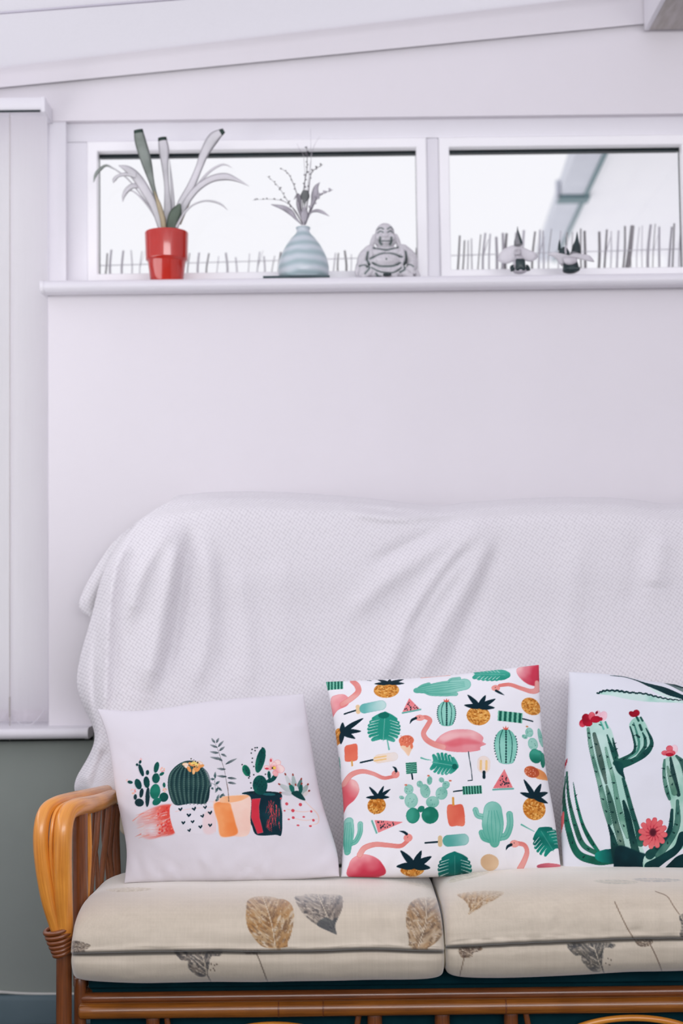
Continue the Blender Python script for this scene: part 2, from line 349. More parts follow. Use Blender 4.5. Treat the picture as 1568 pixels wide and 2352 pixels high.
# the tall window at the left, behind its blind
w2 = thing('window_2', (-1.3, YF, ZL), kind='structure')
M_, prof2 = w2, [(0, YF + D), (0, YF), (0.055, YF), (0.07, YF + 0.012), (0.07, YF + D)]
obj('frame', *mitre(XO, xf0, ZL - 0.01, zft, prof2), M['upvc'], w2, sharp=25)
obj('pane', *bevbox((XO + 0.06, YF + 0.03, ZL + 0.05), (xf0 - 0.06, YF + 0.034, zft - 0.06), 0), M['glass'], w2, smooth=False)
obj('reveal_lining', *bevbox((float(W(112, 450, YT)[0]), YT + 0.005, ZS - 0.01), (xf0 + 0.006, YF + 0.03, ZT + 0.001), 0.003), M['upvc'], w1, sharp=40)
# vertical blind
vb = thing('vertical_blind', tuple(W(-60, 240, 3.575)), 'white vertical louvre blind hanging over the tall left window', 'blind')
zr0, zr1 = float(W(50, 260, 3.56)[2]), float(W(50, 229, 3.56)[2]); xr1 = float(W(96, 245, 3.55)[0])
rail = obj('head_rail', *extrude_x([(YT, zr1), (3.545, zr1), (3.543, zr1 - 0.004), (3.543, zr0 + 0.006), (3.548, zr0), (YT, zr0)], XO + 0.02, xr1), M['upvc'], vb, sharp=40)
obj('rail_slot', *bevbox((XO + 0.03, 3.541, zr0 - 0.0025), (xr1 - 0.003, 3.546, zr0 + 0.0015), 0), M['gasket'], rail, smooth=False)
obj('rail_end_cap', *bevbox((xr1, 3.541, zr0 - 0.003), (xr1 + 0.010, YT, zr1 + 0.001), 0.002), M['upvc'], rail)
zs0 = float(W(60, 1657, 3.575)[2]); sw = 0.0945
xe = float(W(109, 1000, 3.575)[0])
for k in range(13):
    x1 = xe - k * 0.0905; x0_ = x1 - sw; yo = 3.573 + (0.004 if k % 2 else 0)
    nu, nv = 9, 24; uu = np.linspace(0, 1, nu); vv = np.linspace(0, 1, nv); U_, V_ = np.meshgrid(uu, vv, indexing='ij')
    pts = np.stack([x0_ + (x1 - x0_) * U_, yo + 0.006 * (U_ - 0.5) - 0.003 * np.sin(U_ * math.pi) + 0 * V_, zs0 + (zr0 - 0.004 - zs0) * V_], -1)
    s_ = obj('slat', pts.reshape(-1, 3), gridf(nu, nv), M['blind'], vb)
    obj('bottom_weight', *bevbox((x0_ + 0.004, yo - 0.0035, zs0 + 0.002), (x1 - 0.004, yo - 0.0022, zs0 + 0.030), 0.0004, 1), M['blind'], s_)
for k in range(6):
    xa, xb = xe - k * 0.0905 - sw / 2 + 0.04, xe - k * 0.0905 - sw / 2 - 0.05; z = zs0 + 0.028
    obj('bottom_chain', *tube([(xa, 3.566, z), ((xa * 3 + xb) / 4, 3.566, z - 0.028), ((xa + xb) / 2, 3.566, z - 0.036), ((xa + 3 * xb) / 4, 3.566, z - 0.028), (xb, 3.566, z)], 0.0008, 16, 6), M['upvc'], vb)
xc_ = float(W(23, 1000, 3.566)[0])
obj('pull_cord', *tube([(xc_, 3.563, zr0), (xc_, 3.563, zs0 + 0.06), (xc_ + 0.001, 3.563, zs0 + 0.012)], 0.0011, 20, 6), mat('grey_cord', (196, 190, 188), 0.7), vb)
obj('cord_weight', *tube([(xc_, 3.563, zs0 + 0.062), (xc_, 3.563, zs0 + 0.012)], 0.0022, 6, 8), mat('cord_weight_plastic', (184, 178, 174), 0.5), vb)

# ---------------------------------------------------------------- outside
yo_ = 3.86
tag(obj('trim_5', *bevbox((xf0 + 0.01, YF + D, 0), (XR, 4.1, float(W(800, 640, yo_)[2]) - 0.012), 0.004), mat('outer_ledge', (214, 212, 208), 0.8, (196, 194, 190), 8), sharp=40), kind='structure')
zled = float(W(800, 640, yo_)[2]) - 0.012
fence = thing('brushwood_fence', (0.2, yo_, zled), 'low brushwood screen of thin grey sticks outside the upper window', 'fence')
stm = [mat('stick_bark_a', (200, 196, 204), 0.8, (176, 172, 180), 30, 0.2, 0.3, 90, (1, 1, .1)), mat('stick_bark_b', (214, 211, 218), 0.8, (192, 189, 198), 30, 0.2, 0.3, 90, (1, 1, .1)), mat('stick_bark_c', (160, 156, 160), 0.8, (122, 118, 122), 30, 0.2, 0.3, 90, (1, 1, .1))]
rs = random.Random(5)
left = [238, 255, 281, 301, 321, 346, 430, 455, 475, 495, 520, 543, 567, 588, 607, 622, 762, 778, 793, 802, 822, 838, 852]
left += [640, 660, 690, 715, 735, 368, 390, 410, 880, 905, 930, 948]
right = [1049, 1060, 1072, 1084, 1095, 1109, 1123, 1141, 1150, 1161, 1176, 1188, 1200, 1221, 1237, 1248, 1259, 1281, 1297, 1315, 1335, 1344, 1373, 1386, 1400, 1415, 1427, 1436, 1449, 1462, 1475, 1487, 1498, 1514, 1534, 1543, 1559, 1580, 1596, 1612]
for i, px in enumerate(left + right):
    top = np.interp(px, [230, 500, 850, 1040, 1250, 1400, 1568, 1620], [580, 586, 577, 548, 530, 526, 517, 516]) + rs.uniform(-7, 7)
    w_ = rs.choice([2.2, 3.0, 4.0, 5.0, 6.5]); dy = rs.uniform(-0.008, 0.008)
    lean = rs.uniform(-2, 9)
    if px == 1436: w_, lean = 11, 16
    if px == 1360: w_ = 10
    a = W(px, 640, yo_ + dy); a[2] = zled; b = W(px + lean, top, yo_ + dy); m_ = (a + b) / 2 + [rs.uniform(-.004, .004), 0, 0]
    rr = w_ / 2 / 846
    st = obj('stick', *tube([a, m_, b], [rr * 1.05, rr, rr * 0.9], 7, 7), stm[2] if w_ > 9 else rs.choice(stm), fence)
    if i % 9 == 4: obj('twig', *tube([m_, m_ + [0.006, 0, 0.02], m_ + [0.016, 0, 0.05]], [rr * .6, rr * .5, rr * .3], 6, 6), stm[1], st)
for z in (0.016, 0.052):
    obj('binding_wire', *tube([W(150, 640, yo_ - .012) * [1, 1, 0] + [0, 0, zled + z], W(1700, 640, yo_ - .012) * [1, 1, 0] + [0, 0, zled + z * (1.6 if z > .03 else 1)]], 0.0012, 12, 6), stm[1], fence)
# eaves of the house next door: gutter, bracket, soffit boards, wall
e0, e1 = W(1362, 330, 4.5), W(1268, 560, 7.0)
hs = thing('neighbouring_house', (float(e0[0]) + 0.7, 5.8, 0), 'white house eaves with grey gutter seen through the right pane', 'house')
dv = e1 - e0; dv_ = dv / np.linalg.norm(dv)
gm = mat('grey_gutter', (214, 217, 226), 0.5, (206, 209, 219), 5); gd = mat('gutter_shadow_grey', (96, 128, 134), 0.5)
wm = mat('white_soffit', (253, 252, 254), 0.7, (250, 249, 252), 3)
def beam(name, off0, off1, p0, p1, m, par):
    """box swept from p0 to p1; off0/off1 = (x,z) corners"""
    V = []
    for p in (p0, p1): V += [p + [off0[0], 0, off0[1]], p + [off1[0], 0, off0[1]], p + [off1[0], 0, off1[1]], p + [off0[0], 0, off1[1]]]
    return obj(name, V, [(3, 2, 1, 0), (4, 5, 6, 7), (0, 1, 5, 4), (1, 2, 6, 5), (2, 3, 7, 6), (3, 0, 4, 7)], m, par, smooth=False)
q0, q1 = e0 - dv * 0.2, e1 + dv * 0.3
beam('gutter', (-0.045, 0.0), (0.045, 0.075), q0, q1, gm, hs)
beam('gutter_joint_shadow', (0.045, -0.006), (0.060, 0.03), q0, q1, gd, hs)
for k, (o0, o1, dz) in enumerate(((0.06, 0.20, 0.0), (0.20, 0.34, 0.012), (0.34, 0.50, 0.004), (0.50, 0.66, 0.014))):
    beam('soffit_board', (o0, dz + 0.01), (o1, dz + 0.03), q0, q1, wm, hs)
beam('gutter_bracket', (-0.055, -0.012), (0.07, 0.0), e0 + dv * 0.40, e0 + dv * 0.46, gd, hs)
beam('bracket_hook', (-0.063, -0.012), (-0.05, 0.06), e0 + dv * 0.40, e0 + dv * 0.43, gm, hs)
V = []
for p in (q0, q1): V += [(p[0] + 0.66, p[1], 0), (p[0] + 0.9, p[1], 0), (p[0] + 0.9, p[1], p[2] + 0.5), (p[0] + 0.66, p[1], p[2] + 0.02)]
obj('house_wall', V, [(3, 2, 1, 0), (4, 5, 6, 7), (0, 1, 5, 4), (1, 2, 6, 5), (2, 3, 7, 6), (3, 0, 4, 7)], wm, hs, smooth=False)
# ---------------------------------------------------------------- printed fabric: a small painter for the flat prints
class Canvas:
    def __init__(s, w, h, k, base, seed=1):
        s.k = k; s.w, s.h = int(w * k), int(h * k); s.a = np.empty((s.h, s.w, 3)); s.a[:] = np.array(base, float)
        s.nz = noise2(s.h, s.w, 14, seed, 3); s.nf = noise2(s.h, s.w, 60, seed + 9, 3)
    def _blend(s, y0, x0, m, c1, c2, g, edge, con):
        h, w = m.shape; sl = (slice(y0, y0 + h), slice(x0, x0 + w))
        col = np.array(c1, float) * np.ones((h, w, 1))
        if c2 is not None:
            if g is not None:
                (ax, ay), (bx, by) = np.array(g[0]) * s.k, np.array(g[1]) * s.k; Y, X = np.mgrid[y0:y0 + h, x0:x0 + w]
                t = ((X - ax) * (bx - ax) + (Y - ay) * (by - ay)) / ((bx - ax) ** 2 + (by - ay) ** 2 + 1e-9); t = t + (s.nz[sl] - 0.5) * con
            else: t = (s.nz[sl] - 0.5) * 2.2 * con + 0.5
            t = np.clip(t, 0, 1)[..., None]; col = col * (1 - t) + np.array(c2, float) * t
        if edge is not None:
            b = m.copy()
            for _ in range(2): b = s._blur(b, 2)
            e = np.clip((1 - b) * 1.7, 0, 1)[..., None] * 0.75; col = col * (1 - e) + np.array(edge, float) * e
        s.a[sl] = s.a[sl] * (1 - m[..., None]) + col * m[..., None]
    @staticmethod
    def _blur(m, r):
        r = int(r)
        for ax in (0, 1):
            p = np.pad(m, [(r + 1, r) if a == ax else (0, 0) for a in (0, 1)], mode='edge'); cs = np.cumsum(p, ax)
            m = (np.take(cs, range(2 * r + 1, cs.shape[ax]), ax) - np.take(cs, range(0, cs.shape[ax] - 2 * r - 1), ax)) / (2 * r + 1)
        return m
    def poly(s, pts, c, c2=None, a=1.0, soft=0, smooth=True, g=None, edge=None, con=1.0):
        p = np.asarray(pts, float) * s.k
        if smooth: p = catmull(p, max(24, 6 * len(p)), True)
        pad = 2 + 2 * int(soft); x0, y0 = np.maximum(np.floor(p.min(0)).astype(int) - pad, 0); x1, y1 = np.ceil(p.max(0)).astype(int) + pad
        x1, y1 = min(x1, s.w), min(y1, s.h)
        if x1 - x0 < 1 or y1 - y0 < 1: return
        Y, X = np.mgrid[y0:y1, x0:x1] + 0.5; ins = np.zeros(X.shape, bool); q = np.roll(p, -1, 0)
        for (ax, ay), (bx, by) in zip(p, q):
            if ay == by: continue
            c_ = (ay > Y) != (by > Y)
            ins ^= c_ & (X < (bx - ax) * (Y - ay) / (by - ay) + ax)
        m = ins.astype(float)
        if soft: m = s._blur(s._blur(m, soft), soft)
        elif min(m.shape) > 4: m = s._blur(m, 1) * 0.5 + m * 0.5
        s._blend(y0, x0, m * a, c, c2, g, edge, con)
    def ell(s, cx, cy, rx, ry, c, c2=None, ang=0, **kw):
        t = np.linspace(0, 2 * math.pi, 18, endpoint=False); ca, sa = math.cos(math.radians(ang)), math.sin(math.radians(ang))
        x, y = rx * np.cos(t), ry * np.sin(t); s.poly(np.column_stack([cx + x * ca - y * sa, cy + x * sa + y * ca]), c, c2, **kw)
    def line(s, pts, w, c, a=1.0, c2=None, g=None, soft=0.8, con=1.0, edge=None, n=None):
        """smooth stroke of changing width"""
        p = np.asarray(pts, float) * s.k; L = np.linalg.norm(np.diff(p, axis=0), axis=1).sum(); n = n or int(max(8, min(90, L / 2.2)))
        p = catmull(p, n); r = (np.full(n, float(w)) if np.isscalar(w) else catmull(np.asarray(w, float), n)[:, 0]) * s.k / 2; r = np.maximum(r, 0.35)
        pad = r.max() + 3; x0, y0 = np.maximum(np.floor(p.min(0) - pad).astype(int), 0); x1, y1 = np.ceil(p.max(0) + pad).astype(int); x1, y1 = min(x1, s.w), min(y1, s.h)
        if x1 - x0 < 1 or y1 - y0 < 1: return
        Y, X = np.mgrid[y0:y1, x0:x1] + 0.5; d = np.full(X.shape, 1e9)
        for (px, py), rr in zip(p, r): d = np.minimum(d, np.hypot(X - px, Y - py) - rr)
        s._blend(y0, x0, np.clip(0.5 - d / (2 * soft), 0, 1) * a, c, c2, g, edge, con)
    def dots(s, L, r, c, a=1.0):
        for q in L: s.ell(q[0], q[1], q[2] if len(q) > 2 else r, q[3] if len(q) > 3 else (q[2] if len(q) > 2 else r), c, a=a)
    def sample(s, x, y):
        X = np.clip(x * s.k - 0.5, 0, s.w - 1.001); Y = np.clip(y * s.k - 0.5, 0, s.h - 1.001); xi, yi = X.astype(int), Y.astype(int); fx, fy = (X - xi)[..., None], (Y - yi)[..., None]
        A = s.a; return (A[yi, xi] * (1 - fx) + A[yi, xi + 1] * fx) * (1 - fy) + (A[yi + 1, xi] * (1 - fx) + A[yi + 1, xi + 1] * fx) * fy
def set_print(o, col):
    at = o.data.attributes.new('print', 'FLOAT_COLOR', 'POINT'); c = np.ones((len(o.data.vertices), 4), np.float32); c[:, :3] = lin(np.clip(col, 0, 255)); at.data.foreach_set('color', c.ravel())
def rot(pts, cx, cy, ang, sc=1.0):
    p = np.asarray(pts, float) * sc; a = math.radians(ang); return np.column_stack([cx + p[:, 0] * math.cos(a) - p[:, 1] * math.sin(a), cy + p[:, 0] * math.sin(a) + p[:, 1] * math.cos(a)])
DK = (3, 38, 50)
# ---- print with tropical motifs
def paint_tropical():
    c = Canvas(1568, 1435, 0.8, (243, 242, 247), 3); rs = random.Random(2)
    def blade(b, t, w, col=DK):
        b, t = np.array(b, float), np.array(t, float); d = t - b; nrm = np.array([-d[1], d[0]]) / (np.linalg.norm(d) + 1e-9); c.poly([b - nrm * w * .35, b + d * .45 - nrm * w * .55, t, b + d * .45 + nrm * w * .55, b + nrm * w * .35], col)
    def pine(cx, cy, rx, ry, ang, base, tips, w=24):
        c.ell(cx, cy, rx, ry, (226, 160, 76), (206, 126, 44), ang=ang, edge=(196, 120, 40), con=1.3)
        for _ in range(int(rx * ry / 34)):
            t, r_ = rs.uniform(0, 6.28), math.sqrt(rs.uniform(0, .86)); q = rot([(rx * r_ * math.cos(t), ry * r_ * math.sin(t))], cx, cy, ang)[0]
            c.ell(q[0], q[1], rs.uniform(4, 9), rs.uniform(3, 5), rs.choice([(172, 96, 26), (246, 200, 120), (190, 110, 34), (238, 184, 100), (154, 84, 24)]), ang=rs.uniform(-60, 60), a=.75)
        for t in tips: blade(base, t, w)
    c.line([(630, 160), (720, 150), (805, 143)], 9, (240, 160, 140))
    pine(418, 250, 77, 52, 0, (434, 202), [(343, 203), (362, 168), (440, 166), (524, 170), (528, 204)], 22)
    pine(980, 422, 72, 61, 0, (985, 366), [(892, 356), (913, 286), (1024, 288), (1084, 311), (1080, 368)], 28)
    pine(358, 967, 56, 50, 0, (368, 920), [(293, 916), (312, 853), (402, 853), (443, 874), (437, 921)], 20)
    pine(1320, 980, 69, 70, 5, (1322, 912), [(1233, 890), (1256, 806), (1362, 824), (1404, 868), (1404, 936)], 28)
    pine(122, 522, 32, 48, 0, (148, 502), [(278, 428), (150, 443), (264, 510), (228, 553), (140, 574)], 28)
    pine(1300, 345, 60, 52, 25, (1400, 300), [], 8)
    pine(575, 1348, 72, 26, 0, (588, 1326), [(478, 1326), (503, 1236), (632, 1240), (694, 1274), (686, 1336)], 34)
    T1, T2, T3 = (122, 196, 186), (70, 160, 150), (190, 226, 220)
    def pop(s0, s1, ca, cb, b0, b1, r, col, col2, collar):
        c.line([s0, s1], 10, DK); c.line([ca, cb], 26, collar, soft=1); c.line([b0, b1], 2 * r, col, c2=col2, g=(b0, b1), con=.9, edge=np.array(col) * .92)
    pop((162, 393), (232, 375), (243, 352), (246, 386), (285, 366), (385, 350), 32, (104, 184, 178), (196, 226, 222), (236, 205, 160))
    pop((655, 1197), (738, 1192), (746, 1168), (746, 1208), (795, 1186), (888, 1178), 34, (88, 172, 162), (160, 208, 202), (222, 194, 150))
    pop((260, 702), (338, 690), (350, 688), (360, 686), (370, 686), (462, 676), 27, (248, 226, 206), (240, 232, 228), (246, 222, 190))
    for q in (-9, 9): c.line([(345, 688 + q), (415, 680 + q)], 9, (244, 204, 138))
    c.line([(1013, 712), (1012, 740)], 78, (246, 230, 220), c2=(240, 224, 216), edge=(232, 214, 208))
    for q in (-18, 16): c.line([(1013 + q, 705), (1012 + q, 755)], 14, (246, 206, 140))
    c.line([(1014, 772), (1014, 806)], 18, DK)
    c.poly([(165, 594), (200, 586), (238, 588), (242, 640), (236, 686), (170, 684), (163, 640)], (244, 138, 108), (232, 112, 88), edge=(226, 104, 84)); c.line([(207, 688), (209, 715)], 11, (226, 170, 90))
    c.poly([(790, 984), (840, 976), (886, 982), (896, 1090), (850, 1098), (800, 1092)], (242, 140, 110), (228, 104, 82), edge=(224, 100, 80)); c.line([(825, 936), (827, 975)], 13, (226, 160, 70))
    def striped(cx, cy, w, h, ang, n, vert=True):
        R = lambda p: rot(p, cx, cy, ang); w2, h2 = w / 2, h / 2
        c.poly(R([(-w2, -h2), (w2, -h2), (w2, h2), (-w2, h2)]), (130, 204, 178), (104, 186, 160), smooth=False)
        for i in range(n):
            t = -1 + 2 * (i + .5) / n; ww = (w if vert else h) / n * .27
            p = [(t * w2 - ww, -h2), (t * w2 + ww, -h2), (t * w2 + ww, h2), (t * w2 - ww, h2)] if vert else [(-w2, t * h2 - ww), (w2, t * h2 - ww), (w2, t * h2 + ww), (-w2, t * h2 + ww)]
            c.poly(R(p), (16, 96, 80), (10, 80, 66), smooth=False)
    striped(1173, 421, 150, 64, 3, 5); c.line([(1250, 428), (1310, 437)], 9, DK)
    striped(571, 751, 66, 70, -3, 6, False); c.line([(573, 789), (578, 818)], 10, DK)
    striped(942, 886, 118, 50, -5, 7); c.line([(828, 898), (882, 890)], 8, DK)
    striped(95, 200, 118, 62, 0, 6)
    def melon(p, rind, seeds):
        c.poly(p, (242, 148, 150), (234, 120, 126), smooth=False, edge=(230, 112, 118)); c.line(rind, 11, (108, 180, 168)); P_ = np.array(p, float)
        for _ in range(seeds):
            a, b = sorted((rs.random(), rs.random())); q = P_[0] * a + P_[1] * (b - a) + P_[2] * (1 - b); q = q * .8 + P_.mean(0) * .2; c.ell(q[0], q[1], 3, 5, DK)
    melon([(557, 307), (516, 398), (622, 380)], [(517, 404), (626, 384)], 17); melon([(1138, 750), (1068, 872), (1190, 862)], [(1070, 880), (1192, 868)], 24); melon([(520, 1070), (345, 1052), (368, 1128)], [(330, 1056), (358, 1128)], 22)
    c.poly([(505, 612), (580, 612), (566, 650), (553, 676), (530, 648)], (250, 220, 190), (240, 196, 160)); c.ell(540, 580, 46, 33, (238, 132, 98), (222, 112, 84), con=1.4); c.dots([(510, 603, 9), (545, 612, 10), (572, 615, 8, 18)], 9, (232, 124, 92))
    for _ in range(26): c.ell(540 + rs.uniform(-36, 36), 570 + rs.uniform(-20, 24), 2.5, 2.5, rs.choice([(250, 200, 170), (200, 84, 60)]))
    c.poly([(1300, 730), (1380, 745), (1400, 790), (1330, 792)], (244, 190, 130), (226, 140, 80)); c.ell(1305, 757, 46, 35, (216, 116, 70), (184, 80, 50), ang=10, con=1.4)
    for _ in range(22): c.ell(1300 + rs.uniform(-34, 30), 757 + rs.uniform(-24, 24), 2.5, 2.5, (246, 190, 160))
    def barrel(cx, cy, rx, ry):
        c.poly(rot([(0, -1), (.62, -.8), (.98, -.2), (.9, .4), (.6, .98), (-.5, 1), (-.85, .45), (-1, -.15), (-.66, -.8)], 0, 0, 0) * [rx, ry] + [cx, cy], (150, 214, 198), (112, 192, 172), edge=(44, 140, 120))
        for q in (-.5, 0.02, .5):
            P_ = np.array([(q * .55, -.95), (q * 1.05, -.4), (q * 1.05, .3), (q * .75, .95)]) * [rx, ry] + [cx, cy]; c.line(P_, 5, (16, 88, 82))
            if q == 0.02: c.dots([tuple(z) for z in catmull(P_, 13)], 5.5, (4, 50, 54))
        for t in np.linspace(-.6, .8, 10):
            e = math.sqrt(max(0, 1 - t * t * .75)); c.dots([(cx - rx * e, cy + ry * t), (cx + rx * e, cy + ry * t)], 4, (4, 60, 62))
        for d in (-18, 0, 16): c.poly([(cx - 8 + d * .3, cy - ry + 4), (cx + d, cy - ry - 22 + abs(d) * .4), (cx + 8 + d * .3, cy - ry + 4)], (222, 92, 76), smooth=False)
    barrel(785, 410, 56, 78); barrel(1147, 606, 70, 106)
    def saguaro(body, arms, g):
        for P_, w in arms + [body]:
            c.line(P_, w, (150, 210, 196), c2=(96, 180, 160), g=g, edge=(44, 150, 128), con=1.2, n=60)
        for P_, w in [body]:
            P_ = np.array(P_, float); w0 = w if np.isscalar(w) else max(w); d = P_[-1] - P_[0]; nr = np.array([-d[1], d[0]]) / np.linalg.norm(d)
            for q in (-.3, -.1, .1, .3): c.line([P_[0] + nr * q * w0 * .6 + d * .0, (P_[0] + P_[-1]) / 2 + nr * q * w0, P_[-1] + nr * q * w0 * .6], 4, (66, 164, 144), a=.8)
        for P_, w in arms: c.line(P_, 4, (70, 166, 146), a=.8)
    saguaro(([(1068, 1008), (1068, 1100), (1078, 1190)], [112, 130, 60]), [([(962, 1006), (975, 1036), (1010, 1046)], 34), ([(998, 1138), (1012, 1168), (1045, 1180)], 34), ([(1170, 1026), (1172, 1090), (1150, 1148), (1115, 1162)], 40)], ((1068, 960), (1068, 1210)))
    saguaro(([(895, 215), (760, 240), (600, 256)], [78, 88, 34]), [([(862, 172), (815, 180), (796, 205)], 22), ([(676, 212), (640, 224), (618, 240)], 22), ([(842, 282), (760, 286), (690, 282), (650, 262)], 26)], ((900, 215), (580, 250)))
    saguaro(([(186, 1050), (184, 1120), (180, 1225)], [62, 72, 40]), [([(258, 1068), (256, 1120), (232, 1166), (205, 1178)], 32)], ((185, 1010), (185, 1250)))
    c.poly([(122, 640), (134, 660), (138, 720), (134, 770), (118, 760)], (110, 190, 176), edge=(30, 120, 110))
    P1, P2, PD = (160, 212, 198), (122, 190, 172), (24, 130, 108)
    def pear(L):
        for (x, y, rx, ry, an, dark) in L:
            c.ell(x, y, rx, ry, (60, 160, 136) if dark else P1, (22, 120, 98) if dark else P2, ang=an, edge=(6, 96, 80) if dark else (86, 170, 152), con=1.4)
            if not dark:
                for _ in range(6): c.ell(x + rs.uniform(-.6, .6) * rx, y + rs.uniform(-.6, .6) * ry, 2.5, 2.5, (76, 150, 134))
    pear([(622, 850, 18, 20, -20, 0), (655, 892, 30, 42, -15, 0), (682, 830, 16, 26, 5, 0), (755, 828, 17, 15, 30, 0), (782, 858, 22, 24, 30, 0), (755, 908, 36, 38, 20, 0), (700, 958, 40, 34, 0, 0), (555, 880, 28, 30, 0, 0), (512, 926, 16, 10, 20, 0), (570, 946, 40, 45, 0, 0), (630, 998, 22, 18, -30, 1), (580, 1035, 42, 46, 0, 1), (685, 1036, 52, 50, 0, 1)])
    c.dots([(537, 852, 9, 5), (675, 801, 8, 5), (808, 833, 9, 5)], 8, (216, 112, 80))
    pear([(1358, 530, 14, 56, -12, 0), (1290, 510, 24, 30, 0, 0), (1262, 540, 18, 13, 20, 0), (1312, 580, 30, 38, -5, 0), (1372, 672, 14, 48, 0, 1), (1352, 632, 16, 18, 20, 1), (1328, 655, 38, 46, 0, 1)]); c.ell(1276, 474, 8, 5, (200, 130, 80))
    def monstera(cx, cy, rx, ry, ang, c1, c2, stem=None, n=6):
        if stem: c.line(stem, [4, 7, 10], (96, 184, 166))
        ax = rot([(0, -ry), (0, ry)], cx, cy, ang)
        c.ell(cx, cy, rx * .62, ry * .92, c1, c2, ang=ang, con=1.5)
        for sd in (-1, 1):
            for i in range(n):
                t = -0.72 + 1.5 * i / (n - 1); e = math.sqrt(max(.05, 1 - (t * .93) ** 2)); P_ = rot([(0, t * ry - .18 * ry), (sd * rx * e * .55, t * ry - .02 * ry), (sd * rx * e, t * ry + .14 * ry)], cx, cy, ang)
                c.line(P_, [ry * .42, ry * .36, ry * .24], c1, c2=c2, con=1.5)
        for sd in (-1, 1):
            for i in range(n - 1):
                t = -.5 + 1.3 * i / (n - 1); e = math.sqrt(max(.05, 1 - t * t)); P_ = rot([(sd * rx * e * .42, t * ry), (sd * rx * e * 1.0, t * ry + .17 * ry)], cx, cy, ang); c.line(P_, [2.5, 5], (226, 240, 238), a=.9)
        c.line([ax[0] * .9 + ax[1] * .1, (ax[0] + ax[1]) / 2, ax[1]], 4, tuple(np.array(c1) * .6 + 90), a=.7)
    G1, G2, G3 = (100, 190, 172), (36, 148, 128), (8, 100, 88)
    monstera(404, 490, 92, 88, 4, G1, G2, [(405, 480), (425, 580), (434, 630)], 7); c.ell(402, 416, 34, 20, (10, 110, 96))
    monstera(772, 730, 60, 80, 100, G1, G2, [(690, 705), (660, 700), (630, 690)]); c.ell(835, 745, 16, 18, G3)
    monstera(1055, 146, 36, 108, 92, (70, 176, 154), (26, 140, 118), None, 7)
    monstera(1396, 1160, 84, 74, -35, (22, 140, 122), (4, 92, 84), [(1320, 1118), (1280, 1100), (1242, 1082)])
    monstera(835, 1330, 96, 76, 0, (14, 120, 110), (2, 66, 68), None, 7)
    F1, F2, F3 = (240, 174, 168), (230, 130, 122), (220, 92, 100)
    def neck(P_, w, head, hr, beak):
        c.line(P_, w, F1, c2=F2, g=(P_[0], P_[-1]), con=1.3, edge=(226, 110, 104)); c.ell(head[0], head[1], hr[0], hr[1], (246, 178, 168), (238, 146, 138), edge=(230, 130, 124)); c.line(beak, [16, 14, 3], DK); c.ell(head[0] - 2, head[1] - 4, 2.5, 2.5, (40, 40, 50))
    def body(P_, g, c1=(246, 190, 190), c2=F3): c.poly(P_, c1, c2, g=g, con=1.6, edge=(232, 128, 136))
    body([(712, 606), (740, 560), (790, 528), (850, 513), (930, 513), (985, 535), (1010, 560), (1005, 585), (1026, 600), (992, 618), (985, 640), (900, 655), (800, 650), (750, 632)], ((860, 500), (860, 640)), (246, 196, 196), (234, 140, 148)); c.poly([(770, 600), (850, 570), (950, 575), (1000, 600), (900, 608), (820, 622)], (224, 84, 98), a=.55, soft=5); c.poly([(740, 570), (800, 540), (900, 530), (960, 545), (860, 560), (780, 590)], (250, 214, 212), a=.5, soft=6)
    neck([(765, 625), (710, 606), (662, 575), (645, 535), (668, 490), (684, 455), (660, 436), (630, 436)], [36, 36, 34, 30, 30, 28, 26, 24], (622, 438), (30, 19), [(598, 440), (574, 452), (562, 474)])
    c.line([(919, 652), (926, 700), (937, 765), (942, 826)], 5, DK); c.line([(942, 826), (917, 830)], 6, DK)
    body([(78, 290), (110, 268), (160, 268), (190, 300), (180, 340), (120, 365), (80, 400)], ((80, 280), (150, 380)), (246, 182, 184), (228, 110, 120))
    c.line([(150, 330), (205, 295), (245, 255), (240, 215), (212, 180)], [34, 36, 36, 36, 34], F1, c2=F2, edge=(226, 110, 104)); c.line([(300, 172), (325, 178)], 5, DK)
    body([(1212, 110), (1245, 82), (1300, 70), (1345, 66), (1350, 130), (1350, 205), (1300, 212), (1255, 190), (1220, 150)], ((1220, 90), (1340, 170)), (246, 190, 192), (206, 60, 84))
    neck([(1338, 190), (1335, 235), (1300, 250), (1240, 236), (1170, 215), (1110, 222)], [30, 34, 30, 26, 24, 22], (1085, 240), (26, 20), [(1088, 258), (1110, 270), (1136, 284)])
    body([(145, 826), (190, 796), (235, 815), (252, 870), (225, 920), (180, 950), (150, 980)], ((240, 820), (150, 900)), (246, 190, 188), (226, 96, 108))
    neck([(160, 812), (205, 770), (270, 757), (335, 775), (400, 805), (460, 800)], [38, 34, 28, 24, 22, 20], (474, 786), (24, 24), [(478, 768), (472, 750), (456, 738)])
    body([(190, 1300), (215, 1265), (270, 1248), (340, 1265), (390, 1305), (402, 1368), (190, 1370)], ((250, 1260), (290, 1370)), (246, 178, 180), (206, 62, 84))
    neck([(255, 1250), (285, 1212), (350, 1196), (430, 1204), (505, 1210), (545, 1185)], [36, 34, 30, 27, 25, 24], (550, 1165), (27, 24), [(542, 1142), (525, 1130), (497, 1122)])
    neck([(1232, 1330), (1262, 1280), (1276, 1235), (1260, 1200), (1215, 1190)], [36, 32, 28, 26, 24], (1200, 1194), (28, 20), [(1180, 1200), (1158, 1212), (1148, 1232)])
    c.ell(1048, 1300, 56, 42, (232, 202, 166), (214, 178, 140)); c.ell(1430, 1312, 95, 20, (216, 120, 132), (190, 92, 110))
    return c
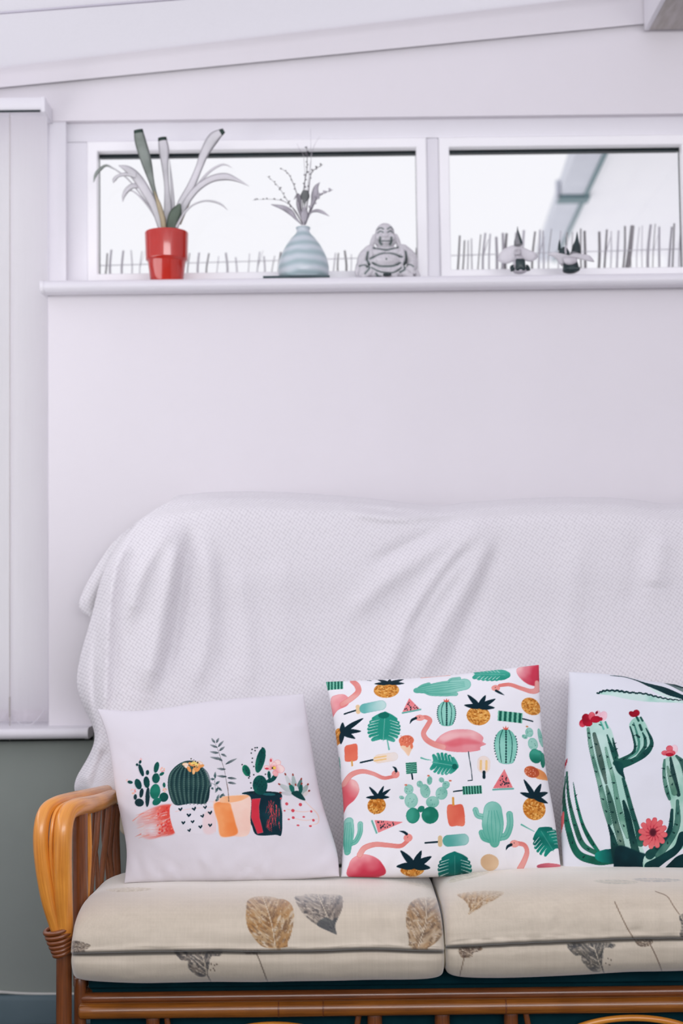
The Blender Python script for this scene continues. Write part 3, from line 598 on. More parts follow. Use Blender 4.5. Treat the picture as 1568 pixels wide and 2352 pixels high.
# ---- print with a row of potted cacti
def paint_pots():
    c = Canvas(1568, 1281, 0.8, (228, 224, 231), 8); rs = random.Random(4); G, GD = (10, 96, 82), (6, 58, 60)
    c.poly([(272, 850), (330, 812), (420, 780), (497, 772), (512, 800), (522, 870), (524, 938), (440, 955), (370, 966), (320, 940), (300, 890)], (232, 222, 226), (228, 84, 72), g=((310, 880), (500, 850)), con=1.2, soft=3)
    for _ in range(60):
        x, y = rs.uniform(320, 500), rs.uniform(805, 950); c.line([(x, y), (x - rs.uniform(30, 70), y + rs.uniform(-4, 14))], [rs.uniform(3, 9), 1.5], rs.choice([(238, 150, 132), (232, 120, 102), (234, 220, 222), (236, 200, 190), (230, 222, 226)]), a=.6)
    for _ in range(70): x, y = rs.uniform(420, 515), rs.uniform(790, 936); c.ell(x, y, rs.uniform(4, 9), rs.uniform(3, 6), rs.choice([(226, 62, 58), (236, 92, 78), (246, 140, 122), (222, 54, 52)]), ang=-40, a=.8)
    c.line([(275, 850), (330, 818), (420, 786), (520, 768), (640, 762), (760, 756)], [7, 4, 3, 3, 3, 3], (240, 150, 134), a=.7)
    c.poly([(500, 780), (640, 772), (762, 762), (772, 850), (770, 935), (640, 942), (532, 942)], (231, 227, 234), soft=1); c.poly([(700, 830), (760, 815), (768, 932), (700, 938)], (238, 208, 208), a=.7, soft=4)
    c.line([(530, 815), (620, 800), (755, 790), (768, 830), (770, 932)], 4, (240, 196, 188), a=.8)
    for (x, y) in ((560, 803), (642, 800), (708, 790), (738, 822), (610, 838), (692, 842), (577, 882), (633, 876), (680, 906), (738, 896), (613, 926)):
        z = rs.uniform(.85, 1.1); c.poly(rot([(0, 11), (-13, -3), (-11, -8), (-4, -7), (0, -2), (5, -11), (11, -11), (12, -3)], x, y, rs.uniform(-15, 8), z), (8, 42, 54), smooth=False)
    c.poly([(755, 768), (812, 728), (970, 714), (982, 760), (972, 942), (860, 958), (800, 960), (785, 880)], (249, 222, 206), (246, 206, 190), soft=1)
    c.poly([(762, 770), (850, 762), (868, 800), (890, 880), (900, 945), (805, 958), (785, 880)], (249, 164, 104), (242, 138, 74), con=1.5, soft=2); c.poly([(800, 760), (812, 726), (900, 718), (975, 716), (930, 745), (860, 760)], (249, 176, 122), (248, 196, 156), soft=1)
    c.poly([(928, 706), (980, 692), (1080, 690), (1162, 698), (1170, 760), (1168, 935), (1130, 946), (1020, 950), (990, 900), (980, 860), (982, 730)], (14, 60, 70), (6, 40, 52))
    c.poly([(986, 738), (1042, 732), (1032, 780), (1036, 850), (1058, 935), (1022, 944), (984, 850)], (222, 60, 78), (206, 48, 66), smooth=False, edge=(150, 130, 140))
    for _ in range(46): x, y = rs.uniform(1080, 1155), rs.uniform(740, 890); c.line([(x, y), (x + rs.uniform(-8, 8), y + rs.uniform(15, 30)), (x + rs.uniform(-12, 12), y + rs.uniform(35, 52))], [3.5, 2], rs.choice([(214, 60, 70), (190, 46, 60), (226, 86, 90)]))
    c.ell(1060, 700, 100, 12, (4, 38, 46)); c.ell(1090, 706, 40, 8, (30, 96, 100))
    c.poly([(1170, 716), (1310, 726), (1345, 770), (1386, 810), (1384, 860), (1350, 886), (1230, 880), (1180, 840)], (231, 227, 233), a=.9, soft=2)
    for p in ([(1300, 728), (1345, 770), (1386, 812), (1384, 860), (1340, 878)], [(1200, 790), (1290, 800), (1350, 790)], [(1230, 840), (1310, 850), (1380, 835)]): c.line(p, [3, 5, 6, 5, 3][:len(p)] if len(p) > 3 else [3, 4, 3], (240, 186, 164), a=.7, soft=2)
    c.dots([(1198, 758, 9), (1280, 757, 10), (1185, 800, 6, 5), (1235, 796, 10), (1345, 794, 7), (1300, 830, 8, 5), (1237, 838, 9, 8), (1210, 850, 7, 5), (1358, 846, 8), (1266, 883, 9, 5), (1340, 883, 9, 6), (1162, 728, 6)], 8, (214, 78, 92))
    # round cactus
    c.poly([(484, 640), (500, 578), (556, 524), (622, 508), (684, 542), (722, 598), (737, 672), (716, 762), (620, 768), (530, 776), (494, 715)], (44, 78, 76), (24, 58, 62), con=1.4, edge=(14, 44, 50))
    for q in np.linspace(-.92, .92, 9):
        P_ = [(612 + q * 40, 520), (612 + q * 108, 580), (612 + q * 126, 650), (612 + q * 112, 715), (616 + q * 96, 768)]; c.line(P_, [5, 8, 9, 8, 6], (92, 126, 116), a=.55, soft=3); c.line(np.array(P_) + [9, 0], [4, 6, 6, 6, 4], (8, 36, 44), a=.6)
        for z in catmull(np.array(P_, float), 24): c.ell(z[0] - 4, z[1], 3, 2.2, (150, 176, 160), a=.55); c.ell(z[0] + 3, z[1] + 5, 2.6, 2.2, (6, 30, 36), a=.8)
    for (x, y, an) in ((600, 545, 20), (612, 560, 60), (640, 572, 95), (665, 560, 130), (683, 540, 170), (675, 522, 200), (625, 530, 30), (648, 548, 90), (590, 530, 0), (660, 535, 150)):
        c.ell(x, y, 20, 10, rs.choice([(246, 224, 200), (244, 196, 136), (244, 234, 228)]), rs.choice([(244, 190, 128), (240, 160, 90), (246, 230, 220)]), ang=an, con=1.3, edge=(214, 150, 90))
    c.dots([(640, 520, 12, 9), (655, 528, 10), (628, 526, 7)], 9, (244, 214, 120)); c.dots([(624, 496, 4), (640, 505, 3), (650, 512, 4), (663, 520, 5), (636, 514, 3), (645, 545, 5), (655, 540, 3), (630, 508, 3), (615, 512, 2)], 3, (50, 44, 30))
    # prickly pears
    for (x, y, rx, ry, an, k) in ((318, 505, 8, 11, 20, 1), (300, 520, 7, 9, -30, 1), (324, 556, 12, 40, -18, 1), (362, 573, 10, 15, 0, 1), (306, 640, 19, 34, -20, 1), (258, 622, 17, 9, 25, 1), (357, 632, 18, 36, -8, 1), (363, 722, 13, 58, 3, 2), (326, 695, 12, 28, 8, 2), (289, 715, 10, 16, 0, 2), (313, 750, 28, 22, 25, 2), (416, 546, 15, 34, 12, 1), (413, 612, 23, 30, 0, 1), (448, 588, 16, 9, -30, 1), (408, 692, 31, 46, 5, 0), (460, 727, 27, 28, 0, 1), (418, 752, 28, 20, -30, 0), (462, 655, 8, 15, -5, 1)):
        c.ell(x - 5, y + 3, rx, ry, (200, 196, 206), ang=an, a=.5, soft=1); c.ell(x, y, rx, ry, ((30, 128, 106), G, (24, 62, 66))[k], (G, GD, (12, 44, 52))[k], ang=an, con=1.3)
    for (x, y, r_) in ((275, 680, 22), (452, 562, 19), (466, 685, 15), (322, 488, 9), (240, 608, 8)):
        for _ in range(9): t = rs.uniform(0, 6.28); c.ell(x + math.cos(t) * r_ * .6, y + math.sin(t) * r_ * .55, r_ * .35, r_ * .2, rs.choice([(240, 178, 180), (248, 210, 206), (232, 150, 150), (246, 190, 150)]), ang=rs.uniform(0, 180), a=.85)
    # twigs
    c.line([(850, 752), (846, 690), (838, 645), (822, 560), (800, 490), (784, 440), (762, 388)], [5, 4, 4, 3.5, 3, 2, 1.5], (70, 60, 58)); c.line([(849, 745), (846, 690), (840, 650)], 2, (190, 140, 100))
    def leaf(x, y, an, L, w, col, a=1.0):
        P_ = rot([(0, 0), (L * .35, -w), (L * .75, -w * .7), (L, 0), (L * .7, w * .6), (L * .3, w * .7)], x, y, an); c.poly(P_, col, (150, 156, 160), g=((x, y), tuple(P_[3])), con=.4, a=a)
    for (x, y, an, L) in ((768, 400, -125, 38), (776, 400, -65, 36), (786, 425, -50, 52), (784, 428, -160, 50), (793, 450, -40, 44), (790, 462, -172, 55), (804, 468, 25, 38), (808, 500, 190, 72), (812, 510, 215, 42), (830, 530, -28, 80), (832, 560, 185, 55), (838, 605, 185, 60), (842, 612, 5, 56), (844, 640, 8, 52)): leaf(x, y, an, L, 8, (36, 58, 62), .9)
    c.line([(772, 690), (766, 640), (768, 600)], 2.5, (60, 80, 80)); c.line([(808, 690), (785, 665), (740, 640)], 2.5, (60, 80, 80))
    for (x, y, an, L) in ((768, 615, -88, 40), (764, 620, 185, 26), (772, 652, -40, 32), (742, 668, -95, 30), (745, 672, 40, 18), (784, 670, 115, 36), (786, 672, 40, 30), (795, 735, -50, 40), (780, 745, -70, 36), (770, 752, -30, 26), (805, 715, 10, 24)): leaf(x, y, an, L, 8, (26, 66, 68))
    # paddle cactus in the dark pot
    for (x, y) in ((990, 435), (1008, 425), (985, 458), (1008, 442), (992, 490), (990, 515), (1000, 540), (970, 610), (982, 640), (985, 672), (1000, 700), (975, 600), (930, 530), (1000, 590), (1070, 585)): c.ell(x, y, 4.5, 4.5, (40, 44, 52))
    for (x, y, rx, ry, an) in ((1040, 500, 26, 80, 14), (955, 566, 22, 36, -22), (1098, 622, 24, 13, -25), (1122, 604, 13, 30, 35), (1092, 590, 10, 26, -5), (1038, 652, 44, 60, 0)):
        c.ell(x, y, rx, ry, (20, 122, 92), (4, 74, 70), ang=an, con=1.7); c.ell(x + rx * .25, y, rx * .6, ry * .85, (4, 66, 66), ang=an, a=.6, soft=2)
        for _ in range(max(2, int(rx * ry / 220))): t, q = rs.uniform(0, 6.28), rs.uniform(0, .8); z = rot([(rx * q * math.cos(t), ry * q * math.sin(t))], x, y, an)[0]; c.ell(z[0], z[1], 2.8, 3.4, (2, 44, 46))
    c.dots([(1020, 424, 5), (1052, 424, 5)], 5, (10, 50, 50))
    for (x, y, rx, ry, an) in ((1105, 510, 13, 26, 0), (1086, 545, 26, 14, 10), (1140, 515, 24, 20, -30), (1155, 550, 30, 26, 10), (1130, 578, 20, 16, 60), (1120, 530, 16, 22, 20)): c.ell(x, y, rx, ry, (250, 222, 218), (234, 140, 146), ang=an, con=1.7, edge=(228, 120, 130))
    c.dots([(1103, 500, 6, 10), (1078, 550, 12, 6), (1120, 545, 8, 12)], 6, (214, 70, 86)); c.ell(1122, 545, 12, 9, (246, 206, 90)); c.ell(1112, 546, 5, 6, (40, 40, 20))
    # succulent
    for (x, y, an, L, w, col) in ((1240, 690, -115, 120, 14, (206, 210, 212)), (1235, 690, -150, 95, 16, (196, 204, 204)), (1250, 690, -98, 110, 14, (170, 186, 184)), (1240, 700, -175, 80, 12, (210, 212, 216)), (1262, 690, -75, 90, 14, (90, 130, 126)), (1285, 700, -60, 80, 14, (176, 190, 188)), (1250, 700, -120, 70, 15, (30, 110, 98)), (1275, 700, -80, 70, 12, (20, 92, 84)), (1262, 700, -100, 60, 13, (226, 222, 226)), (1290, 710, -45, 60, 10, (222, 214, 212))):
        P_ = rot([(0, 0), (L * .4, -w), (L * .8, -w * .7), (L, 0), (L * .8, w * .7), (L * .4, w)], x, y, an); c.poly(P_, col, tuple(np.array(col) * .9)); c.ell(P_[3][0], P_[3][1], 5, 8, (150, 60, 50), ang=an + 90)
    c.poly([(1225, 694), (1260, 676), (1285, 690), (1310, 728), (1270, 722)], (14, 66, 66))
    return c
# ---- print with tall red-flowered cacti
def paint_tall():
    c = Canvas(2400, 2352, 0.55, (230, 232, 240), 12); rs = random.Random(6); G1, G2, G3, G4 = (190, 224, 214), (120, 180, 160), (62, 112, 98), (18, 66, 62); rd, rl = (196, 24, 52), (234, 128, 136)
    def rib(P_, w, c1=G3, c2=(40, 96, 84), sp=0.0):
        c.line(P_, w, c1, c2=c2, edge=(20, 70, 64), con=1.5)
        for z in catmull(np.asarray(P_, float), int(3 + sp))[1:-1]:
            if sp: a = rs.uniform(0, 3.1); c.line([z, (z[0] + 26 * math.cos(a), z[1] - 18 * math.sin(a))], [16, 5], (8, 50, 50))
    # left bowed arms
    for P_, w, col in (([(165, 1250), (150, 1500), (200, 1800), (290, 2030), (480, 2110), (700, 2110)], [14, 40, 60, 70, 70, 60], (24, 104, 84)), ([(180, 1210), (200, 1480), (265, 1760), (350, 1960), (520, 2060)], [20, 30, 46, 50, 40], (44, 112, 92)), ([(245, 1330), (280, 1540), (340, 1760), (420, 1920), (500, 2030)], [8, 24, 34, 44, 30], (24, 122, 96))): rib(P_, w, col, tuple(np.array(col) * .75), 4)
    c.poly([(480, 2030), (640, 2010), (700, 2050), (720, 2130), (560, 2130), (470, 2090)], (20, 140, 124), (6, 70, 72), g=((480, 2060), (640, 2060)))
    # main trunk
    c.poly([(376, 800), (405, 745), (480, 722), (560, 742), (618, 810), (650, 900), (676, 1030), (720, 1150), (742, 1260), (800, 1440), (850, 1640), (895, 1830), (935, 1990), (985, 2130), (985, 2352), (700, 2352), (690, 2130), (640, 1990), (600, 1800), (545, 1570), (500, 1370), (445, 1150), (410, 1000)], (196, 226, 218), (168, 212, 198), con=1.4)
    rib([(395, 800), (415, 960), (450, 1130), (510, 1370), (560, 1580), (610, 1760)], [26, 40, 40, 46, 60, 50], (122, 168, 150), (74, 124, 108), 6); rib([(455, 860), (490, 1010), (530, 1180), (575, 1370)], [36, 52, 56, 24], (92, 116, 106), (64, 92, 84), 2)
    rib([(585, 880), (625, 1000), (660, 1100), (690, 1180)], [14, 36, 50, 60], (36, 98, 84), (16, 70, 66), 2); rib([(640, 915), (660, 1000), (690, 1100)], [12, 24, 20], G3, G4, 1); rib([(570, 1010), (600, 1150), (650, 1340), (690, 1560), (740, 1750), (790, 1900)], [20, 34, 40, 50, 60, 40], (146, 192, 172), (104, 156, 136), 5)
    rib([(580, 1400), (620, 1560), (670, 1760), (720, 1940), (760, 2120)], [24, 56, 60, 66, 60], (110, 140, 124), (58, 100, 88), 6); rib([(750, 1560), (790, 1700), (830, 1880), (880, 2080)], [30, 60, 70, 80], (40, 84, 76), (14, 58, 58), 3); rib([(745, 1330), (780, 1460), (830, 1640), (880, 1800), (920, 1960)], [30, 40, 46, 50, 70], (60, 116, 98), (30, 84, 76), 4)
    rib([(600, 1780), (640, 1900), (670, 2040), (720, 2200)], [20, 50, 90, 110], (26, 76, 70), (6, 44, 48), 2); c.line([(520, 740), (550, 815)], 18, (90, 180, 160)); c.line([(568, 742), (590, 805)], 18, (70, 160, 140)); c.line([(410, 850), (392, 845)], 14, (20, 60, 56)); c.line([(506, 765), (525, 775)], 12, (20, 80, 70))
    c.poly([(655, 2100), (700, 1980), (900, 2040), (1000, 2080), (1060, 2180), (1060, 2352), (690, 2352)], (8, 54, 60), (4, 36, 44), soft=2)
    # upper arm
    c.poly([(650, 1160), (720, 1120), (820, 1080), (856, 1020), (850, 930), (812, 830), (808, 770), (850, 715), (910, 700), (960, 750), (1010, 860), (1042, 960), (1030, 1060), (960, 1120), (850, 1160), (770, 1200), (748, 1260), (765, 1330), (700, 1290), (660, 1220)], (196, 226, 218), (160, 208, 192))
    rib([(672, 1170), (750, 1135), (840, 1080), (865, 1010), (845, 900), (815, 800)], [60, 44, 34, 26, 20, 14], (40, 96, 84), (20, 72, 66), 3); rib([(720, 1190), (840, 1160), (960, 1090), (1024, 1010), (1025, 930), (975, 820)], [90, 60, 60, 44, 32, 12], (24, 84, 74), (10, 60, 60), 3); rib([(800, 1130), (880, 1070), (905, 980), (880, 860), (850, 760)], [16, 22, 24, 20, 10], (110, 180, 160), (70, 140, 122)); rib([(880, 1120), (960, 1020), (965, 930), (940, 865)], [20, 34, 30, 14], (50, 104, 92), (26, 80, 72), 1)
    c.poly([(655, 1150), (740, 1180), (748, 1260), (765, 1335), (735, 1310), (680, 1250)], (14, 74, 70), (8, 52, 54)); c.line([(880, 700), (900, 740)], 22, (24, 84, 74)); c.line([(922, 705), (940, 740)], 20, (24, 84, 74)); c.line([(912, 785), (930, 835)], 26, (20, 70, 64)); c.line([(880, 890), (905, 910)], 22, (16, 60, 58)); c.line([(840, 780), (858, 790)], 14, (20, 70, 64))
    # right cactus and its base
    c.poly([(1140, 1240), (1150, 1160), (1210, 1110), (1300, 1110), (1400, 1200), (1460, 1400), (1480, 1700), (1400, 1950), (1250, 2080), (1100, 2160), (960, 2220), (960, 2080), (1120, 1990), (1210, 1880), (1240, 1720), (1200, 1500), (1155, 1380)], (186, 220, 208), (140, 196, 176), con=1.4)
    rib([(1160, 1150), (1155, 1300), (1180, 1450), (1210, 1540)], [20, 34, 40, 30], (100, 150, 132), (58, 110, 96), 3); rib([(1220, 1130), (1250, 1300), (1300, 1500)], [24, 50, 40], (36, 70, 68), (20, 54, 56), 2); rib([(1190, 1220), (1225, 1360), (1260, 1480)], [20, 50, 60], (120, 160, 140), (80, 130, 110), 1); rib([(1280, 1110), (1350, 1200), (1400, 1400), (1420, 1700)], [24, 60, 80, 90], (70, 110, 100), (40, 84, 78), 3); rib([(1235, 1650), (1215, 1830), (1130, 1980), (1010, 2070)], [30, 50, 70, 90], (26, 76, 72), (8, 52, 56), 3); rib([(1290, 1560), (1290, 1760), (1240, 1900), (1100, 2080)], [30, 60, 60, 70], (80, 130, 116), (30, 84, 78), 3); rib([(1342, 1900), (1280, 2020), (1140, 2110), (1000, 2180)], [90, 70, 80, 90], (10, 60, 62), (4, 44, 50))
    c.poly([(1240, 2120), (1400, 2060), (1700, 2080), (2300, 2100), (2300, 2352), (1200, 2300)], (6, 50, 54), (4, 40, 46))
    for x in (1560, 1800, 2050): rib([(x, 2100), (x - 30, 1700), (x + 20, 1250), (x, 900)], [80, 90, 100, 40], (90, 150, 130), (40, 96, 84), 8); rib([(x + 50, 2100), (x + 30, 1700), (x + 70, 1250)], [30, 40, 20], (170, 214, 200), (120, 180, 160))
    def bloom(x, y, L, z=1.0):
        for (dx, dy, rx, ry, an, k) in L: c.ell(x + dx * z, y + dy * z, rx * z, ry * z, (rl, rd, (246, 214, 222))[k], (rd, (150, 10, 36), (238, 190, 204))[k], ang=an, con=1.6, edge=((180, 20, 46), (130, 8, 30), (230, 160, 180))[k])
    bloom(430, 700, [(115, -20, 40, 50, 20, 2), (60, -40, 30, 40, 10, 2), (-90, 40, 36, 40, 0, 0), (-60, -10, 40, 46, 0, 1), (0, -25, 34, 44, 0, 0), (-40, 40, 50, 36, 20, 1), (40, 10, 50, 36, 0, 1), (90, 10, 20, 18, 0, 1)]); c.ell(480, 642, 12, 18, (130, 20, 44), ang=30)
    bloom(857, 662, [(-28, 0, 28, 24, 20, 1), (20, -5, 34, 34, 0, 1), (-5, 18, 40, 20, 0, 1)]); bloom(1210, 1060, [(45, -15, 38, 50, 10, 2), (0, -25, 34, 34, -10, 0), (-45, 20, 36, 26, 0, 0), (10, 20, 50, 30, 0, 0), (0, 38, 40, 18, 0, 1)])
    c.poly([(188, 1070), (160, 1100), (148, 1165), (175, 1130)], rd, (120, 20, 40)); c.poly([(150, 1600), (115, 1650), (120, 1690), (90, 1770), (110, 1815), (150, 1720)], (226, 110, 112), (190, 60, 72))
    for k in range(12):
        t = k * math.pi / 6 + .15; P_ = [(1043, 1868), (1043 + 70 * math.cos(t), 1868 + 72 * math.sin(t)), (1043 + 122 * math.cos(t), 1868 + 126 * math.sin(t))]; c.line(P_, [20, 66, 50], (236, 128, 128), c2=(220, 92, 100), edge=(190, 40, 60)); c.line(P_[:2], [30, 8], (170, 30, 52), a=.8)
    c.ell(1043, 1862, 34, 38, (60, 20, 34), a=.8, soft=3)
    # serrated leaves along the top
    def aloe(up, lo, c1, c2, dark=True):
        c.poly(list(up) + list(lo)[::-1], c1, c2, con=1.4)
        u = catmull(np.asarray(up, float), 40); u[:, 1] += np.tile([-5, 5], 20); c.line(u, [18, 22, 20, 16, 14], (6, 50, 54), n=80)
    aloe([(486, 442), (560, 416), (680, 420), (800, 440), (960, 452), (1080, 485), (1200, 512), (1340, 525), (1600, 560)], [(486, 446), (620, 470), (760, 505), (900, 530), (1100, 545), (1340, 556), (1600, 580)], (206, 232, 226), (164, 212, 198))
    c.poly([(615, 240), (740, 245), (780, 255), (880, 290), (960, 320), (1050, 345), (1180, 385), (1400, 490), (1700, 600), (1700, 640), (1340, 515), (1200, 470), (1080, 410), (1000, 372), (880, 305), (760, 262), (650, 250)], (8, 56, 60), (4, 44, 50)); c.poly([(1000, 372), (1080, 412), (1200, 472), (1330, 512), (1200, 500), (1080, 450)], (214, 236, 230))
    aloe([(1180, 298), (1250, 335), (1340, 375), (1600, 460)], [(1150, 312), (1240, 370), (1340, 430), (1600, 560)], (120, 140, 138), (90, 112, 112))
    for q in range(5): c.line([(1700 + q * 90, 520), (1560 + q * 130, 380), (1500 + q * 190, 240)], [60, 50, 10], (40, 100, 88), c2=(14, 70, 66))
    return c

# ---------------------------------------------------------------- scatter cushions
M['print'] = cloth_attr('printed_cotton')
def coons(T, Bm, L, R, s, t):
    """pixel position for s (left-right), t (top-bottom) in 0..1"""
    def ev(P_, u):
        P_ = np.asarray(P_, float); d = np.r_[0, np.cumsum(np.linalg.norm(np.diff(P_, axis=0), axis=1))]; d /= d[-1]; q = catmull(P_, 200); dd = np.r_[0, np.cumsum(np.linalg.norm(np.diff(q, axis=0), axis=1))]; dd /= dd[-1]
        return np.stack([np.interp(u, dd, q[:, k]) for k in (0, 1)], -1)
    t_, s_ = t[..., None], s[..., None]; T, Bm, L, R = [np.asarray(a, float) for a in (T, Bm, L, R)]
    return (1 - t_) * ev(T, s) + t_ * ev(Bm, s) + (1 - s_) * ev(L, t) + s_ * ev(R, t) - ((1 - s_) * (1 - t_) * T[0] + s_ * (1 - t_) * T[-1] + (1 - s_) * t_ * Bm[0] + s_ * t_ * Bm[-1])
def pillow(name, T, Bm, L, R, Yt, Yb, thick, canvas, off, sc, label, seed, wrinkle=1.0, N=380, backcol=(236, 234, 240)):
    def surf(n, side):
        u = np.linspace(0, 1, n); s, t = np.meshgrid(u, u, indexing='ij'); pix = coons(T, Bm, L, R, s, t); Y = Yt + (Yb - Yt) * t
        p = W(pix[..., 0], pix[..., 1], Y); a, b = 2 * s - 1, 2 * t - 1
        h = thick * (np.clip((1 - a ** 2) * (1 - b ** 2), 0, 1) ** 0.42) * (1 - 0.12 * (np.abs(a * b)))
        nz = noise2(n, n, 4, seed, 3) - .5; h = h + wrinkle * 0.012 * nz * np.clip(h / thick * 2, 0, 1)
        w1 = np.exp(-((t - .93) / .06) ** 2) * np.sin(s * 70 + 6 * nz) * .0026 * np.clip((noise2(n, n, 5, seed + 2, 2) - .4) * 4, 0, 1); w2 = np.exp(-((s - .96) / .05) ** 2) * np.sin(t * 42 + 8 * nz) * .0012
        h = np.maximum(h + wrinkle * (w1 + w2) * np.clip(h / thick * 3, 0, 1), 0)
        d = np.array([0, -(1.0), 0.22]) / math.hypot(1, .22) * side
        return p + h[..., None] * d, pix, Y, h
    pf, pix, Y, h = surf(N, 1); pb, _, _, _ = surf(48, -0.8)
    q = np.array([784., 1176.]) + (pix - [784., 1176.]) * (Y / (Y - h))[..., None]
    col = canvas.sample((q[..., 0] - off[0]) * sc, (q[..., 1] - off[1]) * sc).reshape(-1, 3)
    v = np.vstack([pf.reshape(-1, 3), pb.reshape(-1, 3)]); f = np.vstack([gridf(N, N)[:, ::-1], gridf(48, 48, off=N * N)])
    o = obj(name, v, f, M['print'], uv=None); set_print(o, np.vstack([col, np.tile(np.array(backcol, float), (48 * 48, 1))]))
    tag(o, label, 'cushion', 'scatter cushions on the sofa'); return o, pf
p1, pf1 = pillow('throw_cushion', [(224, 1629), (330, 1632), (480, 1611), (600, 1600), (697, 1594)], [(286, 2028), (420, 2026), (560, 2024), (680, 2020), (779, 2013)], [(224, 1629), (248, 1700), (268, 1830), (290, 1945), (286, 2028)], [(697, 1594), (713, 1700), (736, 1830), (772, 1950), (779, 2013)], 3.05, 2.925, 0.062, paint_pots(), (200, 1570), 1568 / 600, 'white cushion printed with a row of potted cacti, standing by the sofa arm', 11, 1.2)
p2, pf2 = pillow('throw_cushion', [(748, 1566), (850, 1562), (980, 1556), (1110, 1542), (1237, 1527)], [(783, 2014), (900, 2016), (1010, 2014), (1150, 2004), (1288, 1998)], [(748, 1566), (765, 1650), (781, 1770), (789, 1880), (783, 2014)], [(1237, 1527), (1241, 1640), (1252, 1760), (1273, 1880), (1288, 1998)], 3.06, 2.935, 0.064, paint_tropical(), (730, 1500), 1568 / 590, 'white cushion printed with flamingos, pineapples and ice lollies', 23, .8)
p3, pf3 = pillow('throw_cushion', [(1306, 1543), (1400, 1549), (1500, 1566), (1640, 1582), (1786, 1584)], [(1293, 2000), (1400, 2006), (1560, 2008), (1700, 2008), (1792, 2006)], [(1306, 1543), (1303, 1640), (1296, 1770), (1288, 1890), (1293, 2000)], [(1786, 1584), (1782, 1700), (1775, 1800), (1782, 1900), (1792, 2006)], 3.06, 2.94, 0.062, paint_tall(), (1260, 1500), 1342 / 308, 'white cushion printed with tall green cacti topped by red flowers', 37, 1.0)
# ---------------------------------------------------------------- seat cushions: linen with printed leaves
M['seat'] = cloth_attr('linen_leaf_print', 0.6, 420.0, 0.2, 0.5, 0.8)
BASEC = (208, 196, 176)
def leafprint(c, pts, mid, col, col2, seed, fade_top=0.0, dens=1.0):
    """pressed-leaf print: mottled ink, veins with bare gaps, ragged edge"""
    rs = random.Random(seed); p = np.asarray(pts, float); lo, hi = p.min(0), p.max(0); A = c.a.copy(); S = (hi - lo).max(); col, col2 = np.array(col, float), np.array(col2, float)
    c.poly(p, col * .55 + np.array(BASEC) * .45, col, soft=0, con=1.6)
    m = catmull(np.asarray(mid, float), 14); d = (m[-1] - m[0]) / (np.linalg.norm(m[-1] - m[0]) + 1e-9); base = math.atan2(-d[1], -d[0])
    for _ in range(int(170 * dens)):
        q = lo + (hi - lo) * [rs.random(), rs.random()]; k = rs.random(); sd = 1 if (q - m[0])[0] * d[1] - (q - m[0])[1] * d[0] > 0 else -1; an = math.degrees(base + sd * .7)
        c.ell(q[0], q[1], rs.uniform(.03, .11) * S, rs.uniform(.008, .03) * S, col2 if k < .42 else (np.array(BASEC) if k > .74 else col), ang=an + rs.uniform(-12, 12), a=rs.uniform(.35, .8), soft=1)
    for _ in range(int(150 * dens)):
        q = lo + (hi - lo) * [rs.random(), rs.random()]; c.ell(q[0], q[1], rs.uniform(1, 3.2), rs.uniform(.8, 1.6), col2 if rs.random() < .6 else np.array(BASEC), ang=rs.choice([0, 60, -50]), a=.7)
    for i in range(1, 13):
        for sd in (-1, 1):
            b = m[i]; L = S * .5; an = base + sd * .72; e1 = b + [L * .5 * math.cos(an), L * .5 * math.sin(an)]; e2 = b + [L * math.cos(an - sd * .12), L * math.sin(an - sd * .12)]; c.line([b, e1, e2], [2.2, 1.4, .8], (224, 212, 188) if i % 3 == 0 else col2, a=.38, soft=1)
    c.line(mid, 3.2, (222, 208, 182), a=.8); c.line(np.asarray(mid, float) + [1.2, 0], 1.3, col2)
    # keep only what lies inside the outline
    msk = Canvas(c.w / c.k, c.h / c.k, c.k, (0, 0, 0)); msk.poly(p, (1, 1, 1)); mm = msk.a[..., :1]
    if fade_top:
        Y = np.arange(c.h)[:, None, None] / c.k; mm = mm * np.clip((Y - lo[1]) / fade_top + .25, 0, 1)
    c.a = A * (1 - mm) + c.a * mm
BR, BR2, GY, GY2 = (166, 120, 60), (104, 68, 30), (122, 110, 98), (54, 50, 50)
def seat_canvas(seed):
    c = Canvas(960, 330, 1.6, BASEC, seed)
    n = (c.nz - .5)[..., None]; c.a += n * 16; w = np.random.RandomState(seed); c.a += (w.rand(c.h, 1, 1) - .5) * 5 + (w.rand(1, c.w, 1) - .5) * 6
    return c
OX, OY = 110, 1960                                    # print origin in photograph pixels
